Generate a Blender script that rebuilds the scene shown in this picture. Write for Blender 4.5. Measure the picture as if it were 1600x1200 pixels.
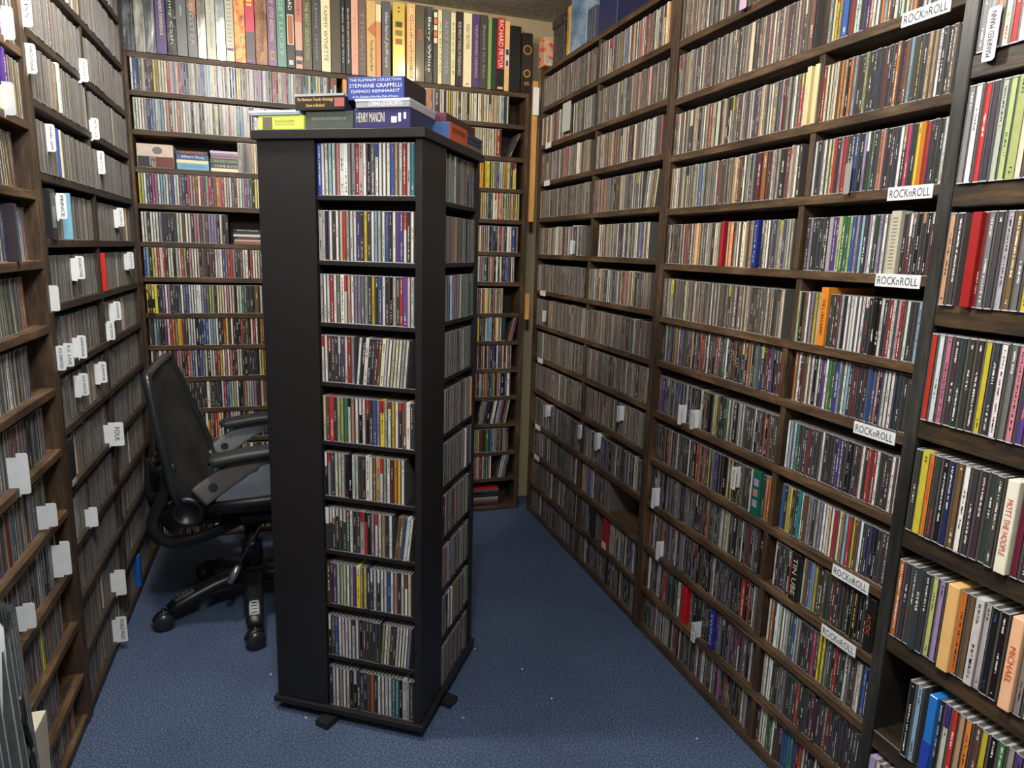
import bpy, bmesh, math, random
from mathutils import Vector, Matrix
random.seed(7)
for o in list(bpy.data.objects): bpy.data.objects.remove(o)
S = bpy.context.scene
COL = S.collection
# ------------------------------------------------------------------ camera
CAMZ = 1.36
YAW, PIT, ROL, FPX = 0.32657591, 0.19230413, -0.02990837, 1065.94
_c, _s = math.cos, math.sin
_f = Vector((_s(YAW)*_c(PIT), _c(YAW)*_c(PIT), -_s(PIT)))
_r = Vector((_c(YAW), -_s(YAW), 0))
_d = _f.cross(_r)
RX = _c(ROL)*_r + _s(ROL)*_d
DN = -_s(ROL)*_r + _c(ROL)*_d
cam = bpy.data.cameras.new('camera'); camo = bpy.data.objects.new('camera', cam); COL.objects.link(camo)
cam.sensor_width = 36; cam.lens = 36*FPX/1600; cam.clip_start = .02
m = Matrix(((RX.x, -DN.x, -_f.x, 0), (RX.y, -DN.y, -_f.y, 0), (RX.z, -DN.z, -_f.z, CAMZ), (0, 0, 0, 1)))
camo.matrix_world = m
S.camera = camo
def ray(px, py): return RX*((px-800)/FPX) + DN*((py-600)/FPX) + _f
def on_x(px, py, X): v = ray(px, py); v = v*(X/v.x); return Vector((v.x, v.y, v.z+CAMZ))
def on_y(px, py, Y): v = ray(px, py); v = v*(Y/v.y); return Vector((v.x, v.y, v.z+CAMZ))
def on_z(px, py, Z): v = ray(px, py); v = v*((Z-CAMZ)/v.z); return Vector((v.x, v.y, Z))
def proj(p):
    q = Vector((p[0], p[1], p[2]-CAMZ)); d = q.dot(_f)
    if d < .05: return (-9999, -9999)
    return (800+FPX*q.dot(RX)/d, 600+FPX*q.dot(DN)/d)
# ------------------------------------------------------------------ world and exposure
W = bpy.data.worlds.new('world'); S.world = W; W.use_nodes = True
W.node_tree.nodes['Background'].inputs[0].default_value = (.75, .8, .9, 1)
W.node_tree.nodes['Background'].inputs[1].default_value = 0.25
S.view_settings.view_transform = 'Standard'; S.view_settings.look = 'None'
S.view_settings.gamma = 1; S.view_settings.use_curve_mapping = False
S.view_settings.exposure = 1.22
# lamps: (x, y, z, watts, colour, radius)
LAMPS = [(-0.28, 1.85, 2.33, 28, (1.0, .93, .82), .06),
         (0.72, 2.50, 2.35, 5, (1.0, .80, .52), .04),
         (0.06, 0.35, 2.33, 39, (.96, .98, 1.0), .14)]
# ------------------------------------------------------------------ helpers
def lin(c):
    return tuple(((x/255)/12.92 if x/255 <= .04045 else ((x/255+.055)/1.055)**2.4) for x in c)
def tag(o, label=None, cat=None, group=None, kind=None):
    if label:
        o['label'] = label
        if len(label.split()) > 16: print('LONG', label)
    if cat: o['category'] = cat
    if group: o['group'] = group
    if kind: o['kind'] = kind
    return o
def thing(name, label, cat, loc=(0, 0, 0), rz=0, group=None):
    o = bpy.data.objects.new(name, None); COL.objects.link(o); o.empty_display_size = .05
    o.location = loc; o.rotation_euler = (0, 0, rz)
    return tag(o, label, cat, group)
def link(name, me, mats, parent=None, loc=None, rot=None):
    if not isinstance(mats, (list, tuple)): mats = [mats]
    if not len(me.materials):
        for k in mats: me.materials.append(k)
    o = bpy.data.objects.new(name, me); COL.objects.link(o)
    if parent: o.parent = parent
    if loc is not None: o.location = loc
    if rot is not None: o.rotation_euler = rot
    return o
def bm_mesh(bm, name, smooth=False):
    bmesh.ops.recalc_face_normals(bm, faces=bm.faces)
    me = bpy.data.meshes.new(name); bm.to_mesh(me); bm.free()
    if smooth:
        for p in me.polygons: p.use_smooth = True
    return me
def bm_box(bm, a, b, bev=0, M=None):
    x0, x1 = sorted((a[0], b[0])); y0, y1 = sorted((a[1], b[1])); z0, z1 = sorted((a[2], b[2]))
    v = [bm.verts.new(p) for p in ((x0,y0,z0),(x1,y0,z0),(x1,y1,z0),(x0,y1,z0),(x0,y0,z1),(x1,y0,z1),(x1,y1,z1),(x0,y1,z1))]
    fs = [bm.faces.new([v[i] for i in q]) for q in ((0,3,2,1),(4,5,6,7),(0,1,5,4),(1,2,6,5),(2,3,7,6),(3,0,4,7))]
    if bev:
        es = list({e for f in fs for e in f.edges})
        r = bmesh.ops.bevel(bm, geom=es, offset=bev, segments=1, affect='EDGES', profile=.5)
    if M is not None:
        vs = v if not bev else list({w for f in r['faces'] for w in f.verts})
        bmesh.ops.transform(bm, matrix=M, verts=list(set(vs)))
def box(name, a, b, mat, parent=None, bev=0, loc=None, rot=None):
    bm = bmesh.new(); bm_box(bm, a, b, bev)
    return link(name, bm_mesh(bm, name), mat, parent, loc, rot)
def bm_sweep(bm, pts, ra, rb=None, up=(0, 0, 1), n=10, power=2.0):
    """superelliptic cross-sections (half-width ra sideways, rb upward) swept along pts"""
    pts = [Vector(p) for p in pts]; N = len(pts)
    ra = ra if isinstance(ra, (list, tuple)) else [ra]*N
    rb = ra if rb is None else (rb if isinstance(rb, (list, tuple)) else [rb]*N)
    up = Vector(up); rings = []
    for i, p in enumerate(pts):
        t = (pts[min(i+1, N-1)]-pts[max(i-1, 0)]).normalized()
        s = t.cross(up)
        if s.length < 1e-4: s = t.cross(Vector((1, 0, 0)))
        s.normalize(); u = s.cross(t)
        ring = []
        for k in range(n):
            a = 2*math.pi*(k+.5)/n; ca, sa = math.cos(a), math.sin(a)
            e = 2/power
            x = math.copysign(abs(ca)**e, ca)*ra[i]; y = math.copysign(abs(sa)**e, sa)*rb[i]
            ring.append(bm.verts.new(p+s*x+u*y))
        rings.append(ring)
    for a, b in zip(rings, rings[1:]):
        for k in range(n): bm.faces.new((a[k], a[(k+1) % n], b[(k+1) % n], b[k]))
    bm.faces.new(rings[0][::-1]); bm.faces.new(rings[-1])
def sweep(name, pts, ra, rb=None, mat=None, parent=None, up=(0, 0, 1), n=10, power=2.0, smooth=True):
    bm = bmesh.new(); bm_sweep(bm, pts, ra, rb, up, n, power)
    return link(name, bm_mesh(bm, name, smooth), mat, parent)
def bm_lathe(bm, prof, n=20, M=None):
    rings = []
    for r, z in prof:
        rings.append([bm.verts.new((r*math.cos(2*math.pi*k/n), r*math.sin(2*math.pi*k/n), z)) for k in range(n)])
    for a, b in zip(rings, rings[1:]):
        for k in range(n): bm.faces.new((a[k], a[(k+1) % n], b[(k+1) % n], b[k]))
    bm.faces.new(rings[0][::-1]); bm.faces.new(rings[-1])
    if M is not None: bmesh.ops.transform(bm, matrix=M, verts=[v for r in rings for v in r])
def lathe(name, prof, mat, parent=None, n=20, M=None, smooth=True):
    bm = bmesh.new(); bm_lathe(bm, prof, n, M)
    return link(name, bm_mesh(bm, name, smooth), mat, parent)
def catmull(pts, k=4):
    pts = [Vector(p) for p in pts]; out = []
    for i in range(len(pts)-1):
        p0 = pts[max(i-1, 0)]; p1 = pts[i]; p2 = pts[i+1]; p3 = pts[min(i+2, len(pts)-1)]
        for j in range(k):
            t = j/k
            out.append(.5*((2*p1)+(p2-p0)*t+(2*p0-5*p1+4*p2-p3)*t*t+(3*p1-p0-3*p2+p3)*t**3))
    out.append(pts[-1]); return out
# ------------------------------------------------------------------ materials
class NT:
    def __init__(s, name):
        s.m = bpy.data.materials.new(name); s.m.use_nodes = True; s.t = s.m.node_tree; s.n = s.t.nodes
        s.b = s.n['Principled BSDF']
    def new(s, t, **k):
        n = s.n.new(t)
        for a, b in k.items(): setattr(n, a, b)
        return n
    def put(s, sock, v):
        if v is None: return
        if isinstance(v, bpy.types.NodeSocket): s.t.links.new(v, sock)
        else: sock.default_value = v
    def math(s, op, a, b=None, c=None):
        n = s.new('ShaderNodeMath', operation=op)
        s.put(n.inputs[0], a); s.put(n.inputs[1], b)
        if c is not None: s.put(n.inputs[2], c)
        return n.outputs[0]
    def mix(s, f, a, b, mode='MIX'):
        n = s.new('ShaderNodeMix', data_type='RGBA', blend_type=mode)
        s.put(n.inputs[0], f); s.put(n.inputs[6], a); s.put(n.inputs[7], b); return n.outputs[2]
    def noise(s, vec, scale, detail=2, rough=.5):
        n = s.new('ShaderNodeTexNoise'); s.put(n.inputs['Vector'], vec)
        n.inputs['Scale'].default_value = scale; n.inputs['Detail'].default_value = detail; n.inputs['Roughness'].default_value = rough
        return n.outputs[0]
    def coord(s, which='Object', scale=(1, 1, 1)):
        c = s.new('ShaderNodeTexCoord'); mp = s.new('ShaderNodeMapping'); mp.inputs['Scale'].default_value = scale
        s.t.links.new(c.outputs[which], mp.inputs[0]); return mp.outputs[0]
    def ramp(s, f, stops):
        n = s.new('ShaderNodeValToRGB'); s.put(n.inputs[0], f); e = n.color_ramp.elements
        while len(e) < len(stops): e.new(.5)
        for q, (p, c) in zip(e, stops): q.position = p; q.color = (*c, 1)
        return n.outputs[0]
    def bump(s, h, strength, dist=.002):
        n = s.new('ShaderNodeBump'); s.put(n.inputs['Height'], h); n.inputs['Strength'].default_value = strength
        n.inputs['Distance'].default_value = dist; s.t.links.new(n.outputs[0], s.b.inputs['Normal'])
    def set(s, col=None, rough=None, metal=None, spec=None, coat=None):
        s.put(s.b.inputs['Base Color'], (*col, 1) if isinstance(col, tuple) else col)
        s.put(s.b.inputs['Roughness'], rough)
        if metal is not None: s.put(s.b.inputs['Metallic'], metal)
        if spec is not None: s.put(s.b.inputs['Specular IOR Level'], spec)
        if coat is not None: s.put(s.b.inputs['Coat Weight'], coat); s.b.inputs['Coat Roughness'].default_value = .1
        return s.m
def plain(name, rgb, rough=.5, metal=0, spec=.5, var=.06, coat=None):
    n = NT(name); c = lin(rgb)
    f = n.noise(n.coord(), 35, 3)
    col = n.mix(f, (*[x*(1-var*2) for x in c], 1), (*[min(1, x*(1+var*2)) for x in c], 1))
    return n.set(col, rough, metal, spec, coat)
def wood(name, dark, mid, light, scale, rough=.55):
    n = NT(name); v = n.coord('Object', scale)
    g = n.noise(v, 9, 6, .65); g2 = n.noise(v, 40, 3)
    big = n.noise(n.coord('Object', (1, 1, 1)), 5, 3)
    k = n.math('ADD', n.math('MULTIPLY', g, .75), n.math('MULTIPLY', g2, .25))
    k = n.math('ADD', n.math('MULTIPLY', k, .7), n.math('MULTIPLY', big, .3))
    col = n.ramp(k, [(.32, lin(dark)), (.5, lin(mid)), (.68, lin(light))])
    n.bump(g2, .25, .001)
    return n.set(col, rough, spec=.35)
DK, MD, LT = (34, 26, 20), (68, 52, 38), (112, 90, 66)
wood_y = wood('dark_stained_wood_y', DK, (78, 60, 43), (128, 102, 74), (6, .7, 6))
wood_x = wood('dark_stained_wood_x', DK, MD, LT, (.7, 6, 6))
wood_z = wood('dark_stained_wood_z', DK, MD, LT, (6, 6, .7))
GK, GM, GL = (30, 24, 20), (58, 48, 40), (84, 71, 59)
grey_y = wood('smoky_wood_y', GK, GM, GL, (6, .7, 6))
grey_z = wood('smoky_wood_z', GK, GM, GL, (6, 6, .7))
blk_y = wood('black_brown_wood_y', (20, 17, 15), (47, 40, 33), (90, 68, 44), (6, .7, 6), .4)
blk_z = wood('black_painted_wood_z', (20, 21, 21), (44, 44, 42), (72, 70, 66), (6, 6, .7), .38)
pine = wood('pale_pine', (176, 122, 66), (208, 152, 88), (226, 176, 112), (6, 6, .7))
backing = plain('dark_backing', (46, 38, 30), .8)
melamine = plain('black_melamine', (34, 33, 35), .42, spec=.4, var=.05)
white_card = plain('white_card', (226, 230, 234), .6)
ink = plain('black_ink', (28, 28, 30), .6)
plast = plain('black_plastic', (24, 25, 27), .38, spec=.5)
plast_s = plain('black_satin_plastic', (34, 38, 42), .28, spec=.6)
greyarm = plain('grey_painted_plastic', (118, 124, 128), .42)
chrome = plain('brushed_metal', (170, 172, 176), .3, metal=.8)
rubber = plain('soft_black_pad', (40, 42, 44), .5)
def mesh_cloth():
    n = NT('charcoal_mesh_cloth'); v = n.coord('Object', (1, 1, 1))
    w = n.noise(v, 260, 2); b = n.noise(v, 9, 3)
    col = n.ramp(n.math('ADD', n.math('MULTIPLY', w, .35), n.math('MULTIPLY', b, .65)), [(.35, lin((30, 31, 31))), (.65, lin((58, 59, 57)))])
    n.bump(w, .3, .001); return n.set(col, .7, spec=.3)
cloth_m = mesh_cloth()
def seat_mesh():
    n = NT('blue_grey_seat_mesh'); w = n.noise(n.coord('Object', (1, 1, 1)), 320, 2)
    col = n.ramp(w, [(.35, lin((58, 68, 82))), (.65, lin((98, 112, 130)))]); return n.set(col, .5, spec=.5)
seat_m = seat_mesh()
def carpet():
    n = NT('blue_carpet'); v = n.coord('Object', (1, 1, 1))
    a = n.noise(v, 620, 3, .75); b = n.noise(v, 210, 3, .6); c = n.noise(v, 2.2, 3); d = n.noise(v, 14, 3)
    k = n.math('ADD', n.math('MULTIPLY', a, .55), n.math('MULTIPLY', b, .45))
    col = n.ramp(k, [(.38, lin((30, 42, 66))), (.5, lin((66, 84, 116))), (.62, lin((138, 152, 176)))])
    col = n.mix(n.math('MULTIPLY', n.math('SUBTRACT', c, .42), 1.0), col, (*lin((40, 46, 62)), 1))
    n.bump(n.math('ADD', a, n.math('MULTIPLY', d, .3)), .6, .002)
    return n.set(col, .95, spec=.1)
def popcorn():
    n = NT('popcorn_ceiling'); v = n.coord('Object', (1, 1, 1))
    a = n.noise(v, 95, 4, .65); b = n.noise(v, 40, 2)
    col = n.ramp(a, [(.3, lin((150, 142, 128))), (.65, lin((214, 208, 196)))])
    n.bump(n.math('ADD', a, b), 1.0, .02); return n.set(col, .95, spec=.1)
# -- the spine print: everything it needs rides on face attributes
def print_mat():
    n = NT('spine_print')
    def at(a): q = n.new('ShaderNodeAttribute', attribute_name=a); return q
    ca, cb, cc, pr = at('ca'), at('cb'), at('cc'), at('pr')
    sp = n.new('ShaderNodeSeparateColor'); n.t.links.new(pr.outputs['Color'], sp.inputs[0])
    seed, split, dens = sp.outputs[0], sp.outputs[1], sp.outputs[2]
    uv = n.new('ShaderNodeUVMap', uv_map='UVMap'); su = n.new('ShaderNodeSeparateXYZ'); n.t.links.new(uv.outputs[0], su.inputs[0])
    u, v = su.outputs[0], su.outputs[1]
    s100 = n.math('MULTIPLY', seed, 977)
    def wn(x):
        q = n.new('ShaderNodeTexWhiteNoise', noise_dimensions='1D'); n.put(q.inputs['W'], x); return q.outputs[0]
    letter = n.math('GREATER_THAN', wn(n.math('ADD', n.math('FLOOR', n.math('MULTIPLY', v, 66)), s100)), .2)
    block = n.math('LESS_THAN', wn(n.math('ADD', n.math('FLOOR', n.math('ADD', n.math('MULTIPLY', v, 4.3), seed)), n.math('MULTIPLY', s100, 1.7))), dens)
    cv = n.new('ShaderNodeCombineXYZ'); n.put(cv.inputs[0], n.math('MULTIPLY', u, 3.2)); n.put(cv.inputs[1], n.math('MULTIPLY', v, 95)); n.put(cv.inputs[2], s100)
    bits = n.math('GREATER_THAN', n.noise(cv.outputs[0], 1.0, 1), .46)
    wid = n.math('LESS_THAN', n.math('ABSOLUTE', n.math('SUBTRACT', u, .5)), .17)
    mask = n.math('MULTIPLY', n.math('MULTIPLY', letter, block), n.math('MULTIPLY', bits, wid))
    inside = n.math('MULTIPLY', n.math('GREATER_THAN', v, .05), n.math('LESS_THAN', v, .95))
    mask = n.math('MULTIPLY', mask, inside)
    top = n.math('GREATER_THAN', v, split)
    base = n.mix(top, ca.outputs['Color'], cc.outputs['Color'])
    cv2 = n.new('ShaderNodeCombineXYZ'); n.put(cv2.inputs[0], u); n.put(cv2.inputs[1], n.math('MULTIPLY', v, 5)); n.put(cv2.inputs[2], s100)
    mott = n.math('ADD', .82, n.math('MULTIPLY', n.noise(cv2.outputs[0], 2.2, 3), .36))
    mx = n.new('ShaderNodeMix', data_type='RGBA', blend_type='MULTIPLY'); mx.inputs[0].default_value = 1
    n.t.links.new(base, mx.inputs[6])
    cmb = n.new('ShaderNodeCombineColor')
    for i in range(3): n.put(cmb.inputs[i], mott)
    n.t.links.new(cmb.outputs[0], mx.inputs[7])
    col = n.mix(mask, mx.outputs[2], cb.outputs['Color'])
    return n.set(col, .5, spec=.35)
PRINT = print_mat()
def case_mat():
    n = NT('clear_jewel_plastic')
    uv = n.new('ShaderNodeUVMap', uv_map='UVMap'); su = n.new('ShaderNodeSeparateXYZ'); n.t.links.new(uv.outputs[0], su.inputs[0])
    ca = n.new('ShaderNodeAttribute', attribute_name='ca')
    st = n.math('ABSOLUTE', n.math('SUBTRACT', su.outputs[0], .45))
    f = n.math('GREATER_THAN', st, .33)
    col = n.mix(f, (*lin((54, 52, 50)), 1), (*lin((186, 190, 196)), 1))
    col = n.mix(.25, col, ca.outputs['Color'])
    return n.set(col, .3, spec=.55)
CASE = case_mat()
# ------------------------------------------------------------------ colours of spines
HUE = dict(w=(232, 232, 226), c=(226, 214, 178), g=(176, 174, 172), a=(124, 122, 122), k=(20, 20, 22), d=(52, 51, 54), n=(34, 40, 72),
           b=(52, 84, 158), l=(142, 184, 206), t=(38, 120, 124), e=(58, 112, 70), h=(172, 186, 116), y=(226, 204, 54), o=(214, 122, 46),
           r=(178, 46, 42), m=(104, 34, 46), p=(84, 56, 130), v=(150, 140, 178), i=(204, 128, 140), z=(110, 78, 54), s=(186, 150, 112), q=(200, 44, 108))
HNAME = dict(w='white', c='cream', g='pale grey', a='grey', k='black', d='charcoal', n='navy', b='blue', l='light blue', t='teal', e='green',
             h='pale green', y='yellow', o='orange', r='red', m='maroon', p='purple', v='lavender', i='pink', z='brown', s='tan', q='magenta')
PAL = dict(  # dim and grz are greyed to mimic cases reflecting at grazing view
    dim='aaaaaggddzzssgcavdadgawkwlmcaii',
    warm='ccwwcswaggzcwwdokrcswcgcbzcm',
    rock='ddddkkkddaawwwcgdddkzmnrbdkwopvyeddk',
    dark='dddkkkkdddkaadwwdnmzdkwagkddkrpv',
    mixd='wwwwkkddgcrbnlyoepvizsatmwwddkw',
    jazz='cccwwccsyhgwcwycwlosckwcdreb',
    left='wwwgggccaaddsirbpoyvezwwm',
    grz='aaggaadzzssgcadaaavmg')
def jit(rgb, k=.10):
    f = 1+random.uniform(-k, k)
    return tuple(max(0, min(255, (c*f+random.uniform(-9, 9))*(.90 if sum(rgb) > 330 else 1))) for c in rgb)
def spec_of(ch, top=None, mute=0):
    base = jit(HUE[ch]); base = tuple(x*(1-mute)+y*mute for x, y in zip(base, (126, 113, 95))); lum = sum(base)/3  # mute blends in grey-brown for plastic edges and their reflection at grazing angles
    txt = (30, 30, 32) if lum > 120 else (222, 220, 214)
    if mute: f_ = random.uniform(.62, 1.38); base = tuple(min(240, x*f_) for x in base)
    if random.random() < .1: txt = random.choice([(190, 40, 40), (220, 190, 60), (60, 90, 170), (210, 120, 50)])
    return dict(ca=lin(base), cb=lin(txt), cc=lin(jit(HUE[top])) if top else lin(base), split=random.uniform(.62, .85) if top else 2, dens=random.uniform(.25, .6), hue=ch)
def parse(st):
    out = []; top = None
    for c in st:
        if c == ' ': continue
        if c.isupper(): top = c.lower()
        else: out.append((c, top)); top = None
    return out
# ------------------------------------------------------------------ the CD builder
# a compact disc case in local coordinates: x across the spine, y into the shelf, z up
def cd_geo(t, h, dep, kind):
    V = []; F = []   # F: (verts, mat, uvs)
    def quad(p, mt, uv=None):
        i = len(V); V.extend(p); F.append(((i, i+1, i+2, i+3), mt, uv or ((0, 0), (1, 0), (1, 1), (0, 1))))
    if kind == 'jewel':
        r = .0011; e = .0009; a, b = e, t*.69; z0, z1 = .0016, h-.0016
        quad(((0, r, 0), (0, dep, 0), (0, dep, h), (0, r, h))[::-1], 0, ((.45, 0),)*4)
        quad(((t, r, 0), (t, dep, 0), (t, dep, h), (t, r, h)), 0, ((.45, 0),)*4)
        quad(((0, 0, h), (t, 0, h), (t, dep, h), (0, dep, h)), 0)
        quad(((0, dep, 0), (t, dep, 0), (t, 0, 0), (0, 0, 0)), 0)
        quad(((t, dep, 0), (0, dep, 0), (0, dep, h), (t, dep, h)), 0)
        quad(((0, 0, 0), (0, r, 0), (0, r, h), (0, 0, h))[::-1], 0)
        quad(((t, 0, 0), (t, r, 0), (t, r, h), (t, 0, h)), 0)
        # front frame: left rail, right rail, top and bottom rims
        E0 = ((.45, 0),)*4; E1 = ((.95, 0),)*4; D0 = ((.45, 0),)*4
        quad(((0, 0, 0), (a, 0, 0), (a, 0, h), (0, 0, h)), 0, E0)
        quad(((t-e, 0, 0), (t, 0, 0), (t, 0, h), (t-e, 0, h)), 0, E0)
        quad(((a, 0, 0), (t-e, 0, 0), (t-e, 0, z0), (a, 0, z0)), 0, E1)
        quad(((a, 0, z1), (t-e, 0, z1), (t-e, 0, h), (a, 0, h)), 0, E1)
        quad(((a, 0, z0), (a, r, z0), (a, r, z1), (a, 0, z1)), 0, D0)
        quad(((t-e, r, z0), (t-e, 0, z0), (t-e, 0, z1), (t-e, r, z1)), 0, D0)
        quad(((b, r, z0), (t-e, r, z0), (t-e, r, z1), (b, r, z1)), 2, D0)
        ins = ((a, r*.8, z0), (b, r*.8, z0), (b, r*.8, z1), (a, r*.8, z1))
    else:
        quad(((0, 0, 0), (0, dep, 0), (0, dep, h), (0, 0, h))[::-1], 3)
        quad(((t, 0, 0), (t, dep, 0), (t, dep, h), (t, 0, h)), 3)
        quad(((0, 0, h), (t, 0, h), (t, dep, h), (0, dep, h)), 3)
        quad(((0, dep, 0), (t, dep, 0), (t, 0, 0), (0, 0, 0)), 3)
        quad(((t, dep, 0), (0, dep, 0), (0, dep, h), (t, dep, h)), 3)
        ins = ((0, 0, 0), (t, 0, 0), (t, 0, h), (0, 0, h))
    return V, F, ins
DARKTRAY = plain('dark_tray_plastic', (30, 30, 33), .3, spec=.6)
ALL = []          # every compact disc case as a record
def rec(M, t, h, dep, kind, sp, where, order):
    ALL.append(dict(M=M, t=t, h=h, dep=dep, kind=kind, sp=sp, where=where, order=order, seed=random.random()))
def frame_matrix(origin, u, n):
    """x -> u (viewer's right), y -> into the shelf (-n), z up"""
    u = Vector((u[0], u[1], 0)).normalized(); n = Vector((n[0], n[1], 0)).normalized()
    M = Matrix.Identity(4)
    M[0][0], M[1][0] = u.x, u.y; M[0][1], M[1][1] = -n.x, -n.y
    M[0][3], M[1][3], M[2][3] = origin[0], origin[1], origin[2]
    return M
ROWN = {}
def fill(M, s0, s1, pal, where, lean=0, prot=.003, hvar=.0, string=None, h=.1245, thick=None, fat=.05, slim=.14):
    """stand cases side by side from s0 to s1 along the row with matrix M"""
    s = s0; k = ROWN.get(where, 0)
    toks = parse(string) if string else None
    i = 0
    tl = math.tan(lean) if lean else 0
    while True:
        if toks is not None:
            if i >= len(toks): break
            ch, top = toks[i]; t = (s1-s0)/len(toks)*random.uniform(.985, 1.0); kind = 'jewel' if random.random() > .08 else 'card'
        else:
            ch = random.choice(PAL[pal]); top = random.choice('wkrdnyc') if random.random() < .07 else None
            x = random.random()
            if x < fat: t, kind = .0225, 'jewel'
            elif x < fat+slim: t, kind = random.choice((.0065, .008, .009)), 'card'
            else: t, kind = .0103, 'jewel'
            if thick and kind == 'jewel': t = thick
            if s+t > s1: break
        sp = spec_of(ch, top, {'dim': .55, 'grz': .55, 'warm': .25}.get(pal, 0))
        R = Matrix.Translation((s, random.uniform(-prot, prot), 0))
        if lean: R = R @ Matrix.Rotation(lean, 4, 'Y')
        hh = h + (random.uniform(-hvar, hvar) if kind == 'card' else 0)
        k += 1
        rec(M @ R, t-.0002, hh, .14, kind, sp, where, k)
        if random.random() < .010 and kind == 'card': pass
        s += t/(math.cos(lean) if lean else 1) ; i += 1
    ROWN[where] = k
    return s
# ------------------------------------------------------------------ rooms and units
XR, XL, YB = 1.2097, -.5644, 3.2912
BYW, RXW, LXW, NYW, CEIL = 3.46, 1.385, -.735, -1.15, 2.49
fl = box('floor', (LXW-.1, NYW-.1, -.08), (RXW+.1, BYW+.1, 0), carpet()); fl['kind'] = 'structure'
ce = box('ceiling', (LXW-.1, NYW-.1, CEIL), (RXW+.1, BYW+.1, CEIL+.1), popcorn()); ce['kind'] = 'structure'
wallm = plain('olive_beige_wall', (168, 154, 122), .85, var=.03)
for nm, a, b in (('wall_back', (LXW-.1, BYW, 0), (RXW+.1, BYW+.1, CEIL)), ('wall_front', (LXW-.1, NYW-.1, 0), (RXW+.1, NYW, CEIL)),
                 ('wall_left', (LXW-.1, NYW, 0), (LXW, BYW, CEIL)), ('wall_right', (RXW, NYW, 0), (RXW+.1, BYW, CEIL))):
    w = box(nm, a, b, wallm); w['kind'] = 'structure'

def px_z(px, py, X): return on_x(px, py, X).z
TH = .021
def unit_y(name, label, X, side, y0, y1, zs, mats, depth=.155, div=None, base=0, top=2.45, th=TH, postw=.022, ends=(True, True), recess=0.0, topboard=True, backm=None):
    """shelving unit running along Y; side=+1: stands to the right of X (faces -X); zs: lower edges of the boards"""
    mh, mv = mats
    t = thing(name, label, 'shelving unit', ((X+side*depth/2), (y0+y1)/2, 0))
    ox = -t.location.x; oy = -t.location.y
    def b(nm, a, c, m): return box(nm, (a[0]+ox, a[1]+oy, a[2]), (c[0]+ox, c[1]+oy, c[2]), m, t, .0015)
    for z in zs: b('shelf_board', (X, y0+postw, z), (X+side*depth, y1-postw, z+th), mh)
    if ends[0]: b('side_panel', (X-side*.002, y0, base), (X+side*depth, y0+postw, top), mv)
    if ends[1]: b('side_panel', (X-side*.002, y1-postw, base), (X+side*depth, y1, top), mv)
    zz = sorted(zs)
    if div:
        for lo, hi in zip(zz, zz[1:]+[top]):
            yy = div+random.uniform(-.012, .012)
            b('divider', (X+side*.003, yy-.009, lo+th), (X+side*(depth-.006), yy+.009, hi), mv)
    b('back_panel', (X+side*(depth-.006), y0+postw, base+.02), (X+side*depth, y1-postw, top-.02), backm or backing)
    return t
ZA = [.656, .483, .312, .142, -.032, -.207, -.377, -.540, -.707, -.883, -1.045, -1.208]
ZA = [z+CAMZ for z in ZA] + [.006]
ZA_all = ZA + [.824+CAMZ]
UA = unit_y('cd_shelving_unit', 'dark-stained wooden CD shelving on the right wall, farthest from the camera beside the corner', XR, 1, 2.058, 3.265, ZA_all, (wood_y, wood_z), div=2.635, top=.845+CAMZ)
ZB = [.815, .642, .471, .297, .130, -.046, -.221, -.372, -.550, -.720, -.880, -1.045, -1.208]
ZB = [z+CAMZ for z in ZB] + [.006]
UB = unit_y('cd_shelving_unit', 'dark-stained wooden CD shelving with ROCKnROLL shelf labels, middle of the right wall', XR, 1, .765, 2.056, ZB, (wood_y, wood_z), div=1.405, top=1.02+CAMZ)
XC = .87
ZC = [.405, .240, .076, -.086, -.250, -.418, -.590, -.760, -.925, -1.09, -1.25]
ZC = [z+CAMZ for z in ZC] + [.62+CAMZ]
UC = unit_y('cd_shelving_unit', 'black-brown wooden CD shelving at the right edge of the picture, nearest the camera', XC, 1, -.3, .745, ZC, (blk_y, blk_z), depth=.33, top=.95+CAMZ, th=.030, postw=.021)
ZL1 = [.90, .74, .577, .414, .251, .088, -.078, -.240, -.402, -.565, -.733, -.900, -1.060, -1.220]
ZL1 = [z+CAMZ for z in ZL1] + [.012]
UL1 = unit_y('cd_shelving_unit', 'dark wooden CD shelving on the left wall, nearest the camera', XL, -1, .62, 2.03, ZL1, (wood_y, wood_z), depth=.165, top=1.06+CAMZ)
ZL2 = [.99, .815, .647, .475, .315, .140, -.026, -.193, -.359, -.525, -.690, -.860, -1.020, -1.185]
ZL2 = [z+CAMZ for z in ZL2] + [.012]
UL2 = unit_y('cd_shelving_unit', 'dark wooden CD shelving with lettered index cards on the left wall, farther unit', XL, -1, 2.032, 3.215, ZL2, (grey_y, grey_z), depth=.165, div=2.605, top=1.10+CAMZ)
# back unit, along X
ZK = [.724, .578, .426, .277, .130, -.027, -.175, -.331, -.472, -.615, -.760, -.904, -1.058, -1.201]
ZK = [z+CAMZ for z in ZK] + [.004]
KX0, KXM, KX1 = -.585, .292, 1.165
t = thing('cd_shelving_unit', 'dark wooden CD shelving covering the back wall with tall box sets on its top', 'shelving unit', ((KX0+KX1)/2, YB+.075, 0))
def kb(nm, a, c, m): return box(nm, (a[0]-t.location.x, a[1]-t.location.y, a[2]), (c[0]-t.location.x, c[1]-t.location.y, c[2]), m, t, .0015)
for z in ZK: kb('shelf_board', (KX0+.022, YB, z), (KX1-.022, YB+.15, z+TH), wood_x)
kb('side_panel', (KX0, YB-.002, 0), (KX0+.022, YB+.15, ZK[0]+TH), wood_z)
kb('side_panel', (KX1-.022, YB-.002, 0), (KX1, YB+.15, ZK[0]+TH), wood_z)
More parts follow.
